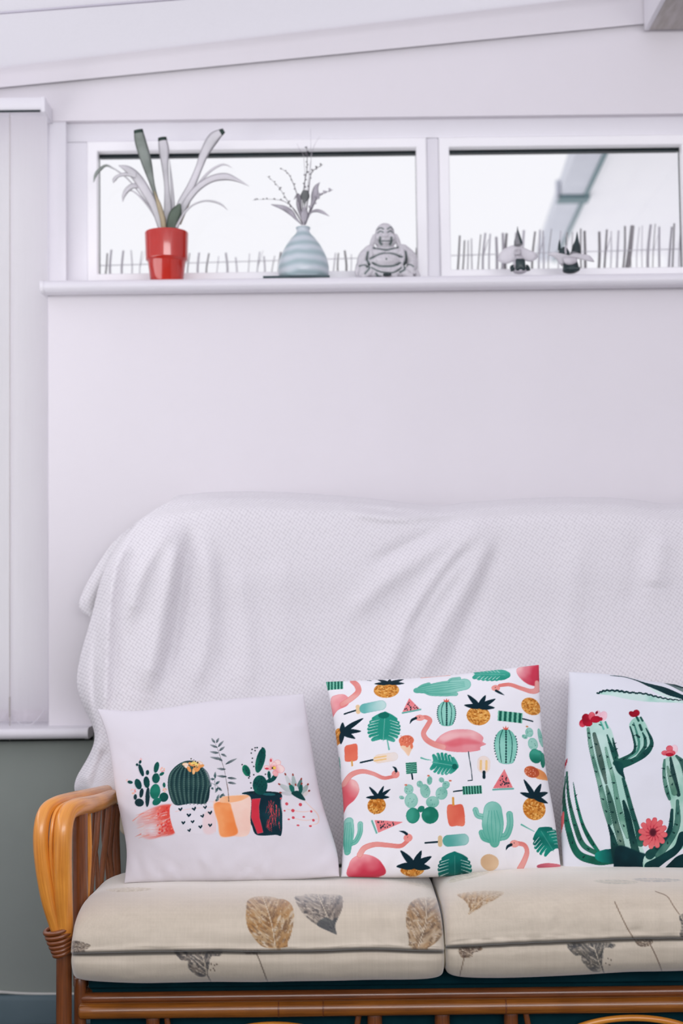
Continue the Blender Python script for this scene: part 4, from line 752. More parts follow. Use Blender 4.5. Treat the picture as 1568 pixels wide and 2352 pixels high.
def seat_print_left():
    c = seat_canvas(31); T = lambda P_: np.asarray(P_, float) - [OX, OY]; Z = lambda P_: T(np.asarray(P_, float) / 6.272 + [550, 2030]); Q = lambda P_: T(np.asarray(P_, float) * 0.5931 + [130, 1980])
    leafprint(c, Z([(95, 330), (110, 250), (200, 190), (340, 175), (480, 190), (560, 215), (640, 220), (740, 290), (782, 420), (770, 600), (730, 760), (690, 850), (670, 915), (360, 915), (220, 800), (130, 660), (90, 500)]), Z([(340, 190), (420, 420), (480, 650), (520, 915)]), BR, BR2, 1, 14)
    leafprint(c, Z([(795, 185), (900, 170), (980, 140), (1200, 150), (1400, 150), (1485, 200), (1480, 350), (1420, 490), (1375, 600), (1395, 722), (1370, 725), (1120, 600), (950, 470), (840, 320)]), Z([(1130, 150), (1210, 330), (1300, 540), (1385, 720)]), GY, GY2, 2, 14); c.poly(Z([(1110, 590), (1230, 480), (1330, 520), (1420, 480), (1375, 600), (1395, 724), (1330, 700)]), (44, 50, 54), a=.7)
    leafprint(c, Q([(1352, 220), (1365, 165), (1400, 138), (1450, 135), (1505, 170), (1505, 250), (1480, 300), (1430, 335), (1372, 335), (1360, 280)]), Q([(1430, 140), (1430, 230), (1400, 330)]), (158, 122, 78), (92, 66, 40), 3, 12)
    leafprint(c, Q([(190, 106), (280, 98), (370, 102), (330, 112), (230, 116)]), Q([(200, 108), (360, 102)]), (178, 160, 116), (160, 138, 92), 4, 0, .2)
    leafprint(c, Q([(1320, 72), (1400, 70), (1470, 88), (1440, 100), (1370, 86)]), Q([(1330, 74), (1460, 96)]), (186, 176, 150), (170, 158, 126), 5, 0, .2)
    leafprint(c, Q([(62, 305), (125, 318), (128, 328), (98, 348), (62, 350)]), Q([(64, 320), (124, 324)]), (112, 92, 70), (60, 48, 40), 6); leafprint(c, Q([(455, 340), (540, 350), (636, 340), (632, 364), (600, 366), (590, 400), (580, 440), (545, 442), (510, 410), (508, 385), (480, 378)]), Q([(560, 345), (575, 395), (582, 440)]), (96, 86, 76), (44, 44, 46), 7)
    c.line(Q([(582, 435), (590, 450), (600, 470)]), 2.5, (70, 56, 46)); c.line(Q([(770, 345), (785, 380), (800, 420), (818, 468)]), 2.4, (84, 66, 50)); leafprint(c, Q([(725, 342), (785, 342), (775, 356), (735, 356)]), Q([(728, 345), (780, 350)]), (112, 92, 70), (70, 56, 44), 8)
    c.dots([tuple(q) + (1.6, 2.4) for q in Q([(598, 395), (612, 400), (620, 396), (606, 412), (596, 418), (612, 420)])], 2, (84, 66, 50))
    return c
def seat_print_right():
    c = seat_canvas(57); Q = lambda P_: np.asarray(P_, float) * 0.375 + [980, 1980] - [960, OY]
    leafprint(c, Q([(190, 195), (280, 180), (380, 175), (470, 184), (440, 215), (360, 260), (290, 300), (250, 325), (262, 290), (235, 240), (195, 212)]), Q([(460, 186), (350, 230), (255, 320)]), (176, 136, 84), (122, 86, 46), 11, 30); leafprint(c, Q([(125, 130), (170, 90), (260, 62), (380, 58), (330, 85), (220, 110)]), Q([(135, 125), (370, 62)]), (176, 162, 112), (140, 124, 74), 12, 0, .3)
    leafprint(c, Q([(1020, 115), (1150, 108), (1290, 120), (1240, 135), (1100, 132)]), Q([(1030, 118), (1280, 124)]), (180, 174, 156), (158, 152, 134), 13, 0, .2); leafprint(c, Q([(1260, 108), (1340, 98), (1530, 105), (1540, 116), (1380, 122)]), Q([(1270, 110), (1530, 110)]), (160, 158, 150), (128, 128, 124), 14, 0, .2)
    leafprint(c, Q([(200, 528), (335, 522), (325, 545), (285, 555), (275, 580), (215, 585)]), Q([(210, 530), (280, 570)]), (120, 92, 62), (70, 50, 36), 15); c.line(Q([(228, 585), (215, 640), (190, 740)]), 2.2, (110, 84, 60))
    leafprint(c, Q([(860, 505), (1000, 495), (1145, 500), (1140, 525), (1085, 530), (1075, 600), (1070, 665), (1010, 668), (950, 610), (945, 575), (905, 570)]), Q([(1020, 500), (1045, 580), (1070, 660)]), (96, 90, 80), (40, 42, 46), 16); c.line(Q([(1072, 640), (1085, 680), (1105, 705)]), 2.5, (60, 52, 46)); c.dots([tuple(q) + (1.5, 2.2) for q in Q([(1110, 590), (1128, 600), (1095, 620), (1118, 630)])], 2, (84, 66, 50))
    c.line(Q([(1150, 245), (1190, 330), (1230, 410), (1268, 470)]), 2.2, (104, 78, 52)); leafprint(c, Q([(1280, 478), (1380, 476), (1365, 512), (1300, 516)]), Q([(1285, 480), (1370, 500)]), (120, 92, 62), (70, 52, 38), 17); c.line(Q([(1365, 500), (1395, 560), (1425, 630), (1445, 690)]), 2.3, (92, 66, 46)); c.line(Q([(1400, 180), (1470, 210), (1510, 270), (1545, 320)]), 2, (110, 84, 60))
    leafprint(c, Q([(1545, 330), (1620, 310), (1720, 350), (1700, 450), (1600, 480), (1550, 450), (1560, 390)]), Q([(1560, 340), (1650, 460)]), (96, 90, 80), (44, 44, 46), 18)
    for k in range(4): leafprint(c, Q([(1800 + k * 140, 200), (1880 + k * 140, 190), (1910 + k * 140, 280), (1850 + k * 140, 420), (1800 + k * 140, 330)]), Q([(1850 + k * 140, 200), (1850 + k * 140, 410)]), BR, BR2, 20 + k)
    return c
def seat_cushion(pxl, pxr, canvas, ox, label, dz, tilt, seed, bulge, sag=0.0):
    Yf = 2.70; x0, x1 = W(pxl, 2150, Yf)[0], W(pxr, 2150, Yf)[0]; zt = float(W(500, 2019, 2.93)[2]) + dz; zs = float(W(600, 2178, Yf)[2]) + dz * .5; zb = float(W(600, 2264, 2.71)[2])
    up = catmull([(3.16, zt - .02), (3.05, zt - .004), (2.93, zt), (2.84, zt + .003), (2.775, zt - .003), (2.733, zt - .018), (2.709, zt - .045), (2.700, zt - .070), (2.698, zs + .006)], 150)
    lip = np.array([(2.6985, zs + .001), (2.702, zs - .0015), (2.7095, zs - .001), (2.711, zs - .004), (2.705, zs - .006)]); lo = catmull([(2.7035, zs - .009), (2.7, zs - .021), (2.7025, zb + .037), (2.7085, zb + .024), (2.719, zb + .0125), (2.737, zb + .0045), (2.772, zb), (2.84, zb), (3.16, zb)], 70)
    bk = catmull([(3.19, zb + .03), (3.20, (zt + zb) / 2), (3.185, zt - .045)], 12); prof = np.vstack([up, lip, lo, bk]); n = len(prof)
    a = np.linspace(-math.pi / 2, math.pi / 2, 4001); ne = 11.0; X = np.sign(np.sin(a)) * np.abs(np.sin(a)) ** (2 / ne); E = np.abs(np.cos(a)) ** (2 / ne); s = np.r_[0, np.cumsum(np.hypot(np.diff(X) * (x1 - x0) / 2, np.diff(E) * .08))]; s /= s[-1]; U = np.linspace(0, 1, 430); X = np.interp(U, s, X); E = np.interp(U, s, E)
    cy, cz = 2.95, zb + .30 * (zt - zb); P_ = prof[None]; e = E[:, None]
    ey = np.where(P_[..., 0] < cy, 1 - (1 - e) * .34, 1 - (1 - e) * .2); ey = np.where(e < .02, ey, ey)
    y = cy + (P_[..., 0] - cy) * ey; z = cz + (P_[..., 1] - cz) * e; x = (x0 + x1) / 2 + (x1 - x0) / 2 * X[:, None] + 0 * z
    front = np.clip((2.86 - P_[..., 0]) / .12, 0, 1); upm = np.clip((z - zb) / (zt - zb), 0, 1)
    nz = noise2(430, n, 7, seed, 3) - .5; y = y - bulge * .010 * np.cos(X[:, None] * math.pi / 2) * front + nz * .006 * front; z = z + (noise2(430, n, 4, seed + 1, 2) - .5) * .010 * e + tilt * (X[:, None] * .5 + .5) * (1 - .65 * upm) - .012 * upm * np.abs(X[:, None]) ** 3
    wr = np.sin(X[:, None] * 46 + 5 * nz) * np.exp(-((P_[..., 1] - (zt - .05)) / .05) ** 2) * front * np.clip((noise2(430, n, 6, seed + 3, 2) - .45) * 5, 0, 1); y = y + wr * .0018
    q = np.stack([x, y, z], -1)
    d = (q - [0, 0, CAMZ]) @ RN; px = 784 + d[..., 0] / -d[..., 2] * FPX; py = 1176 - d[..., 1] / -d[..., 2] * FPX      # pattern layout of the fabric
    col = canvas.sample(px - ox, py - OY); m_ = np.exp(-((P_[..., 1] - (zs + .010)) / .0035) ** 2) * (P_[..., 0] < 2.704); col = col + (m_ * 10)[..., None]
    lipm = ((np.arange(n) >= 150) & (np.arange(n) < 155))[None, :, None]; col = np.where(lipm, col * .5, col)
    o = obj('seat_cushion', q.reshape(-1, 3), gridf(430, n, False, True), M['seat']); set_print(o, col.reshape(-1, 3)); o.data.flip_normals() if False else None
    tag(o, label, 'cushion', 'seat cushions of the sofa')
    # stitched side piping on the front edges
    pm = mat('seat_piping', (206, 194, 172), 0.85, (198, 186, 164), 30)
    for sd, i in ((-1, 26), (1, 403)):
        pp = q[i, 20:222:6] + [0, -.0012, 0]; pl = obj('piping', *tube(pp, 0.0016, 60, 6), pm, o)
    zl_ = q[30:400:6, 152]; obj('zip', *tube(zl_ + [0, -.0004, 0], 0.0009, 120, 6), mat('zip_tape', (70, 62, 56), 0.8), o)
    return o, q
sc1, sq1 = seat_cushion(158, 1021, seat_print_left(), OX, 'beige linen seat cushion with brown leaf prints at the rattan arm', 0.0, -0.002, 41, 1.0)
sc2, sq2 = seat_cushion(1025, 1888, seat_print_right(), 960, 'beige linen seat cushion with leaf prints, in front of the tall cactus cushion', 0.014, 0.016, 47, 1.0)

# ---------------------------------------------------------------- knitted throw over the sofa back
q = NT('waffle_knit'); q.p.inputs['Roughness'].default_value = .95; q.p.inputs['Specular IOR Level'].default_value = .1; q.p.inputs['Sheen Weight'].default_value = .2
tc = q.n('ShaderNodeTexCoord'); mp = q.n('ShaderNodeMapping'); mp.inputs['Rotation'].default_value = (0, 0, math.radians(32)); q.l(tc.outputs['UV'], mp.inputs[0])
vo = q.n('ShaderNodeTexVoronoi', Scale=132.0, Randomness=0.15); q.l(mp.outputs[0], vo.inputs['Vector'])
rp = q.n('ShaderNodeValToRGB'); rp.color_ramp.elements[0].color = rgba((244, 241, 245)); rp.color_ramp.elements[0].position = .35; rp.color_ramp.elements[1].color = rgba((214, 210, 216)); rp.color_ramp.elements[1].position = .75; q.l(vo.outputs['Distance'], rp.inputs[0]); q.l(rp.outputs[0], q.p.inputs['Base Color'])
nz_ = q.n('ShaderNodeTexNoise', Scale=900.0); q.l(tc.outputs['UV'], nz_.inputs['Vector']); ma = q.n('ShaderNodeMath', operation='MULTIPLY_ADD'); ma.inputs[1].default_value = -1.0; q.l(vo.outputs['Distance'], ma.inputs[0]); q.l(nz_.outputs[0], ma.inputs[2])
b = q.n('ShaderNodeBump', Strength=.55, Distance=.003); q.l(ma.outputs[0], b.inputs['Height']); q.l(b.outputs[0], q.p.inputs['Normal']); M['throw'] = q.m
CR = [(450, 1145), (500, 1142), (600, 1141), (720, 1146), (860, 1157), (1000, 1171), (1090, 1163), (1250, 1154), (1420, 1155), (1540, 1167)]
rowsY = [(1500, 3.47), (1300, 3.46), (None, 3.425), (None, 3.35), (None, 3.285), (1300, 3.245), (1420, 3.225), (1560, 3.195), (1700, 3.165), (1830, 3.14), (1985, 3.11)]
def col_std(cx, cy, lx):
    out = []
    for k, (py, Y) in enumerate(rowsY):
        if py is None: py = cy + (4, 0, 34)[k - 2]
        t = np.clip((py - cy) / 300., 0, 1); out.append((cx + (lx - cx) * t if k > 3 else cx, py, Y))
    return out
hem = [(402, 1420, 3.475), (402, 1280, 3.47), (398, 1158, 3.44), (392, 1155, 3.42), (318, 1200, 3.405), (246, 1300, 3.40), (212, 1416, 3.395), (178, 1568, 3.36), (219, 1692, 3.29), (176, 1790, 3.23), (174, 1826, 3.215)]
ridge = [(430, 1440, 3.475), (430, 1290, 3.465), (424, 1152, 3.43), (415, 1148, 3.37), (340, 1196, 3.33), (272, 1290, 3.285), (250, 1410, 3.262), (242, 1560, 3.228), (238, 1690, 3.195), (246, 1790, 3.165), (262, 1817, 3.15)]
c2_ = [(455, 1460, 3.475), (455, 1300, 3.46), (452, 1149, 3.425), (448, 1145, 3.355), (392, 1190, 3.30), (335, 1300, 3.25), (316, 1420, 3.23), (300, 1560, 3.20), (298, 1700, 3.17), (300, 1790, 3.15), (305, 1822, 3.14)]
mid_ = [(200, 1790, 3.2), ]
net = [hem, [tuple((np.array(a) + np.array(b)) / 2 + [-4, -2, -.02]) for a, b in zip(hem, ridge)], ridge, c2_]
for (cx, cy), lx in zip(CR[1:], [425, 545, 690, 850, 1000, 1090, 1250, 1400, 1520]): net.append(col_std(cx, cy, lx))
mx_ = lambda P_: [(2140 - x, y - .012 * (2140 - 2 * x), Y) for (x, y, Y) in P_]
net += [mx_(c2_), mx_(ridge), mx_(hem)]
net[-3:] = [[(x, y + 22, Y) for (x, y, Y) in P_] for P_ in net[-3:]]
net = np.array(net, float); nu, nv = 430, 330
tmp = np.stack([catmull(net[:, r], nu) for r in range(net.shape[1])], 1); G = np.stack([catmull(tmp[i], nv) for i in range(nu)])
PX, PY, YY = G[..., 0], G[..., 1], G[..., 2]; rowi = np.linspace(0, len(rowsY) - 1, nv)[None] * np.ones((nu, 1)); mfront = np.clip((rowi - 3.2) / 1.2, 0, 1)
def fold(line, w, amp):
    global YY
    L = catmull(np.asarray(line, float), 60); d = np.full(PX.shape, 1e9); tt = np.zeros(PX.shape)
    for k, (x, y) in enumerate(L[:, :2]):
        e = np.hypot(PX - x, PY - y); m = e < d; d = np.where(m, e, d); tt = np.where(m, k / 59, tt)
    ends = np.clip(np.minimum(tt, 1 - tt) * 5 + .25, 0, 1); YY = YY - amp * ends * np.exp(-(d / w) ** 2) * mfront
fold([(395, 1205), (352, 1270), (318, 1340), (292, 1430)], 20, .020)
fold([(408, 1225), (392, 1310), (372, 1400), (352, 1500), (332, 1592)], 24, .026); fold([(440, 1225), (424, 1300), (414, 1380), (400, 1470), (378, 1560)], 17, -.022)
fold([(300, 1240), (268, 1300), (250, 1410), (243, 1560), (240, 1650)], 9, .014); fold([(325, 1250), (292, 1320), (274, 1410), (266, 1560), (262, 1650)], 12, -.010); fold([(255, 1290), (228, 1410), (216, 1520), (222, 1640)], 9, -.008)
fold([(318, 1250), (285, 1330), (275, 1450), (270, 1600)], 16, -.010); fold([(470, 1240), (478, 1360), (470, 1480), (440, 1590)], 22, .012); fold([(505, 1260), (520, 1400), (515, 1560)], 18, -.007); fold([(545, 1300), (565, 1440), (565, 1600)], 22, .007); fold([(640, 1280), (655, 1500)], 30, .005)
fold([(1120, 1185), (1040, 1290), (960, 1400), (905, 1500), (870, 1580)], 26, .020); fold([(1132, 1225), (1080, 1330), (1010, 1450), (960, 1560)], 22, .014); fold([(1100, 1178), (980, 1270), (880, 1340), (800, 1420)], 24, .012); fold([(1080, 1250), (1000, 1350), (930, 1470)], 14, -.014); fold([(1140, 1250), (1110, 1340), (1060, 1460), (1020, 1560)], 18, -.012); fold([(1060, 1190), (960, 1240), (860, 1290)], 16, -.012)
fold([(790, 1172), (860, 1186), (930, 1190), (1010, 1182), (1080, 1172)], 10, .020); fold([(800, 1160), (880, 1172), (960, 1176)], 7, -.018); fold([(1330, 1220), (1310, 1400), (1290, 1540)], 30, .006); fold([(1520, 1230), (1500, 1350)], 26, .010); fold([(1470, 1230), (1450, 1400)], 26, -.006)
fold([(215, 1420), (196, 1500), (188, 1580), (205, 1640)], 12, .010); fold([(228, 1450), (216, 1560), (222, 1650)], 9, -.010); fold([(222, 1700), (200, 1750), (190, 1800)], 12, .010); fold([(245, 1720), (226, 1765), (212, 1815)], 10, -.010)
YY = YY - (noise2(nu, nv, 6, 77, 3) - .5) * .010 * mfront
TP = W(PX, PY, YY); UVt = np.stack([PX / 930., -(np.r_[0, np.cumsum(np.linalg.norm(np.diff(TP[200], axis=0), axis=1))])[None] * np.ones((nu, 1))], -1)
# the corner of the throw that hangs behind the left edge
fl = np.array([[(342, 1180, 3.43), (300, 1212, 3.44), (318, 1215, 3.43), (345, 1215, 3.41)], [(262, 1245, 3.45), (270, 1265, 3.44), (290, 1275, 3.43), (310, 1280, 3.42)], [(214, 1315, 3.455), (230, 1325, 3.44), (255, 1330, 3.44), (280, 1335, 3.43)], [(184, 1378, 3.46), (205, 1380, 3.445), (230, 1385, 3.45), (262, 1390, 3.44)], [(187, 1402, 3.46), (205, 1410, 3.45), (228, 1420, 3.45), (255, 1430, 3.44)], [(206, 1414, 3.46), (216, 1422, 3.45), (232, 1436, 3.45), (255, 1450, 3.44)]], float)
t2 = np.stack([catmull(fl[:, r], 40) for r in range(4)], 1); G2 = np.stack([catmull(t2[i], 24) for i in range(40)]); FP = W(G2[..., 0], G2[..., 1], G2[..., 2])
V = np.vstack([TP.reshape(-1, 3), FP.reshape(-1, 3)]); F = np.vstack([gridf(nu, nv), gridf(40, 24, off=nu * nv)]); UVs = np.vstack([UVt.reshape(-1, 2), np.stack([G2[..., 0] / 930., -G2[..., 1] / 930.], -1).reshape(-1, 2)])
th = obj('knitted_throw', V, F, M['throw'], uv=UVs); sm = th.modifiers.new('thickness', 'SOLIDIFY'); sm.thickness = .004; sm.offset = 0
tag(th, 'large off-white waffle knit throw draped over the sofa back', 'blanket')

# ---------------------------------------------------------------- rattan sofa
XM = float((sq1[..., 0].min() + sq2[..., 0].max()) / 2)
sofa = thing('rattan_sofa', (XM, 3.0, 0.0), 'varnished rattan sofa with curved double-pole arm, below the high windows', 'sofa')
def wp(L): return np.array([W(a[0], a[1], a[2]) for a in L])
def both(name, tb, m, par=sofa):
    o = obj(name, tb[0], tb[1], m, par, uv=tb[2]); v2 = tb[0].copy(); v2[:, 0] = 2 * XM - v2[:, 0]
    obj(name, v2, [tuple(reversed(f)) for f in tb[1]], m, par, uv=tb[2]); return o
OUT = [(147, 2194, 2.772, 0.0100), (133.5, 2142, 2.766, 0.0126), (111.5, 2062, 2.76, 0.0149), (96.5, 1972, 2.755, 0.0149), (94.5, 1908, 2.757, 0.0149), (104.5, 1866, 2.772, 0.0149), (126.5, 1847, 2.8, 0.0144), (160, 1838, 2.87, 0.0155), (195, 1831, 2.97, 0.0160), (226, 1824, 3.08, 0.0160), (245, 1820, 3.16, 0.0160)]
INN = [(151, 2194, 2.772, 0.0110), (150, 2142, 2.766, 0.0154), (146, 2062, 2.757, 0.0172), (144, 1972, 2.75, 0.0179), (146, 1902, 2.753, 0.0179), (155, 1868, 2.772, 0.0178), (175, 1854, 2.81, 0.0179), (198, 1850, 2.87, 0.0180), (226, 1843, 2.97, 0.0175), (247, 1835, 3.08, 0.0175), (257, 1831, 3.16, 0.0175)]
STR = [(143, 2150, 2.752, 0.0037), (129, 2062, 2.756, 0.0040), (118, 1972, 2.753, 0.0042), (119, 1908, 2.755, 0.0042), (128, 1866, 2.768, 0.0042), (149, 1847, 2.797, 0.0042), (181, 1840, 2.86, 0.0046), (213, 1833, 2.97, 0.0046), (241, 1826, 3.1, 0.0046)]
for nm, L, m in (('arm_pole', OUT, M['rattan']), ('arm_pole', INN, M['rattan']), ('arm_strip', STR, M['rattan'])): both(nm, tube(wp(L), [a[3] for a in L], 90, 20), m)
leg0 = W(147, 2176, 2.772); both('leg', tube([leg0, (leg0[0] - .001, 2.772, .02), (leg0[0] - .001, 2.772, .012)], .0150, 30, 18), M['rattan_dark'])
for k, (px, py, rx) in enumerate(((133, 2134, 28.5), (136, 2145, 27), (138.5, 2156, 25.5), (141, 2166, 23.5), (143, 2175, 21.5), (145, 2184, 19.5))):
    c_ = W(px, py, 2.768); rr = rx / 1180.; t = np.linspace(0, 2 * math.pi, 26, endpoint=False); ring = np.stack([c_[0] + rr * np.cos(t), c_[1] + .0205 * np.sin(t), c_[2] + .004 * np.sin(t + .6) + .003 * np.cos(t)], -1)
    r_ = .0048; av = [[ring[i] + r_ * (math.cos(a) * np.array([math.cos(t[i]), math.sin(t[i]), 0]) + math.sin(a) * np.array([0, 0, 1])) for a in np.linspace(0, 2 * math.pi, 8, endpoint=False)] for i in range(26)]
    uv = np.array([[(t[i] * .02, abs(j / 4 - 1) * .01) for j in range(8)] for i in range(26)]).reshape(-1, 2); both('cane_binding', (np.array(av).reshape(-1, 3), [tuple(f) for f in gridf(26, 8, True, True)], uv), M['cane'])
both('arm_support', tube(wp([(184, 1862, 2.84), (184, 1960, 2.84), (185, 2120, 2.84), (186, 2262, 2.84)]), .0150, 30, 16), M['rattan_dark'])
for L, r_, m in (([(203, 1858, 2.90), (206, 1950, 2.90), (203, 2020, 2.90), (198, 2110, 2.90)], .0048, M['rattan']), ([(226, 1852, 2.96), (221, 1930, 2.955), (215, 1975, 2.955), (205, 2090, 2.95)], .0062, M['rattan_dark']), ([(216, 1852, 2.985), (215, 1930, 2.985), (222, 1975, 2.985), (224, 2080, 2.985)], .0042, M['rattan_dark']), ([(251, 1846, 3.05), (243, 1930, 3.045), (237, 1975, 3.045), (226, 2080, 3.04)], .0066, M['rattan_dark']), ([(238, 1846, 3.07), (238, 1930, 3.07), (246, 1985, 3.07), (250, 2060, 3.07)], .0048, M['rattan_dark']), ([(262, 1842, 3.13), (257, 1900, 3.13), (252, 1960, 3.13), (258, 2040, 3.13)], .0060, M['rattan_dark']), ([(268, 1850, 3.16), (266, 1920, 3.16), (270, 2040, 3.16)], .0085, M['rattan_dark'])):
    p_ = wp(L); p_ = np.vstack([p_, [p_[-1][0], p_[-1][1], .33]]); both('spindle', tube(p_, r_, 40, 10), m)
# rails, posts, arches of the front apron
def xw(px, Y): return float(W(px, 2300, Y)[0])
post = xw(184, 2.80); both('front_post', tube([(post, 2.80, .305), (post, 2.80, .15), (post, 2.80, .012)], .0118, 20, 14), M['rattan_dark'])
zr1_ = float(W(700, 2287, 2.80)[2]); zr2_ = float(W(700, 2318, 2.78)[2]); xl_ = xw(199, 2.80)
obj('top_rail', *(lambda t: (t[0], t[1]))(tube([(xl_ - .008, 2.80, zr1_), (XM, 2.80, zr1_), (2 * XM - xl_ + .008, 2.80, zr1_)], .0112, 60, 16)), M['rattan_dark'], sofa, uv=tube([(xl_ - .008, 2.80, zr1_), (XM, 2.80, zr1_), (2 * XM - xl_ + .008, 2.80, zr1_)], .0112, 60, 16)[2])
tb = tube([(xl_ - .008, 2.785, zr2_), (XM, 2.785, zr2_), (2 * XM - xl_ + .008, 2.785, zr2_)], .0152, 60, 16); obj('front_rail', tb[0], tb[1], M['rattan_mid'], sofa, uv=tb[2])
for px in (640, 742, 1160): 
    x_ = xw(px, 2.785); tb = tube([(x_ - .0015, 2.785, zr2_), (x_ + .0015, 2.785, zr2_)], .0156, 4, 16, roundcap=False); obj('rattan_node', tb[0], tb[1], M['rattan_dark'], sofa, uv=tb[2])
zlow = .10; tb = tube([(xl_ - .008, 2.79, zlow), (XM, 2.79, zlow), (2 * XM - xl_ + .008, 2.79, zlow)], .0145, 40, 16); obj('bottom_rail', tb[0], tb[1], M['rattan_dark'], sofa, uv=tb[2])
for px, r_, dx in ((350, .0135, 0), (381, .006, .012), (824, .006, -.014), (860, .0145, 0), (1015, .0150, 0), (1173, .0140, 0), (1206, .006, .016)):
    x_ = xw(px, 2.80); zt_ = zr2_ - .016; tb = tube([(x_, 2.805, zt_), (x_ + dx, 2.805, (zt_ + zlow) / 2), (x_ + dx * 3.5, 2.805, zlow)], r_, 16, 12); obj('upright', tb[0], tb[1], M['rattan_dark'], sofa, uv=tb[2])
for cx, ay, hw in ((625, 2354, 190), (1448, 2338, 210)):
    za = float(W(cx, ay, 2.79)[2]) ; L = [(xw(cx + hw * math.sin(t), 2.79), 2.79, zlow + .01 + (za - zlow - .01) * math.cos(t) ** .8 if abs(t) < 1.5 else zlow + .01) for t in np.linspace(-1.5, 1.5, 15)]; tb = tube(L, .0065, 60, 10); obj('arch_cane', tb[0], tb[1], M['rattan'], sofa, uv=tb[2])
obj('under_seat_shade', *bevbox((xw(176, 2.80) + .02, 2.835, .03), (2 * XM - xw(176, 2.80) - .02, 2.842, float(sq1[..., 2].min()) - .03), .001), M['deck'], sofa)  # added dark panel, gives the deep shade under the seat
# carcass: seat deck, back posts and rails
zdk = float(sq1[..., 2].min()); dl = xw(176, 2.80)
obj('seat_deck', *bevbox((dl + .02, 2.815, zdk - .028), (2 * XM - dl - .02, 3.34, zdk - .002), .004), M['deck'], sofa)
for s_, nm in ((0, 'back_rail'), (1, 'back_rail'), (2, 'back_rail')):
    z_ = (.29, .75, 1.17)[s_]; y_ = (3.33, 3.36, 3.40)[s_]; tb = tube([(dl + .04, y_, z_), (XM, y_, z_), (2 * XM - dl - .04, y_, z_)], .014, 30, 14); obj(nm, tb[0], tb[1], M['rattan_dark'], sofa, uv=tb[2])
both('back_post', tube([(dl + .05, 3.33, .012), (dl + .05, 3.33, .4), (dl + .05, 3.37, .85), (dl + .06, 3.40, 1.18)], .015, 30, 14), M['rattan_dark'])
both('side_rail', tube([(dl + .012, 2.80, .265), (dl + .02, 3.05, .265), (dl + .045, 3.33, .265)], .013, 20, 12), M['rattan_dark'])
# back cushions under the throw
def back_cushion(xa, xb, label, name='back_cushion', par=None):
    n = 60; t = np.linspace(0, 2 * math.pi, n, endpoint=False); sup = lambda c, s, e: (np.sign(c) * np.abs(c) ** e, np.sign(s) * np.abs(s) ** e); prof = []
    ny, nz2 = sup(np.cos(t), np.sin(t), .32); A_ = np.linspace(-math.pi / 2, math.pi / 2, 40); X, E = np.sign(np.sin(A_)) * np.abs(np.sin(A_)) ** .28, np.abs(np.cos(A_)) ** .28
    z = .845 + .352 * nz2[None] * (.80 + .2 * E[:, None]); y = 3.245 + (z - .50) * .15 + .045 * ny[None] * E[:, None]; x = (xa + xb) / 2 + (xb - xa) / 2 * X[:, None] + 0 * z
    o = obj(name, np.stack([x, y, z], -1).reshape(-1, 3), gridf(40, n, False, True)[:, ::-1], mat('linen_back', (206, 194, 172), .85, (188, 176, 152), 14, .15, .1, 420), par)
    if label: tag(o, label, 'cushion')
xa = float(W(262, 1900, 3.17)[0]); back_cushion(xa, XM - .004, 'beige back cushion whose corner shows between sofa arm and cactus pot cushion'); back_cushion(XM + .004, 2 * XM - xa, None, 'back_pad', sofa)
# ---------------------------------------------------------------- red pot with its plant
def sillpt(px, Y): 
    p = W(px, 634, Y); p[2] = ZS; return p
YP = 3.545; kp = (YP / FPX)
PC = sillpt(383, YP); sc = YP / FPX                      # metres per photograph pixel at the sill
pl = thing('potted_plant', tuple(PC), 'plant with long pale strap leaves in a red stepped pot', 'plant')
h = 118 * sc; R_ = lambda px: px * sc
prof = [(0.001, 0), (R_(37), 0), (R_(38), .002), (R_(43.5), h * .40), (R_(45), h * .43), (R_(48), h * .445), (R_(48.6), h * .47), (R_(50.5), h * .97), (R_(50.5), h * .985), (R_(49.5), h), (R_(47.5), h), (R_(47), h * .96), (R_(45), h * .6), (0.001, h * .6)]
obj('pot', *lathe(prof, PC, 64, False), M['pot'], pl, sharp=50)
obj('soil', *lathe([(.001, h * .84), (R_(30), h * .85), (R_(46.2), h * .83), (R_(46), h * .78), (.001, h * .78)], PC, 40, False), M['soil'], pl)
lm = [mat('pale_leaf', (222, 219, 224), .45, (196, 196, 198), 9, .4, .1, 60), mat('grey_green_leaf', (150, 158, 152), .45, (112, 122, 114), 14, .4, .1, 60), mat('dark_green_leaf', (104, 118, 104), .5, (70, 84, 72), 14, .3, .1, 60), mat('yellowed_leaf', (190, 176, 148), .5, (160, 146, 116), 12, .3), mat('dark_cut_tip', (40, 62, 54), .6, (28, 48, 42), 20)]
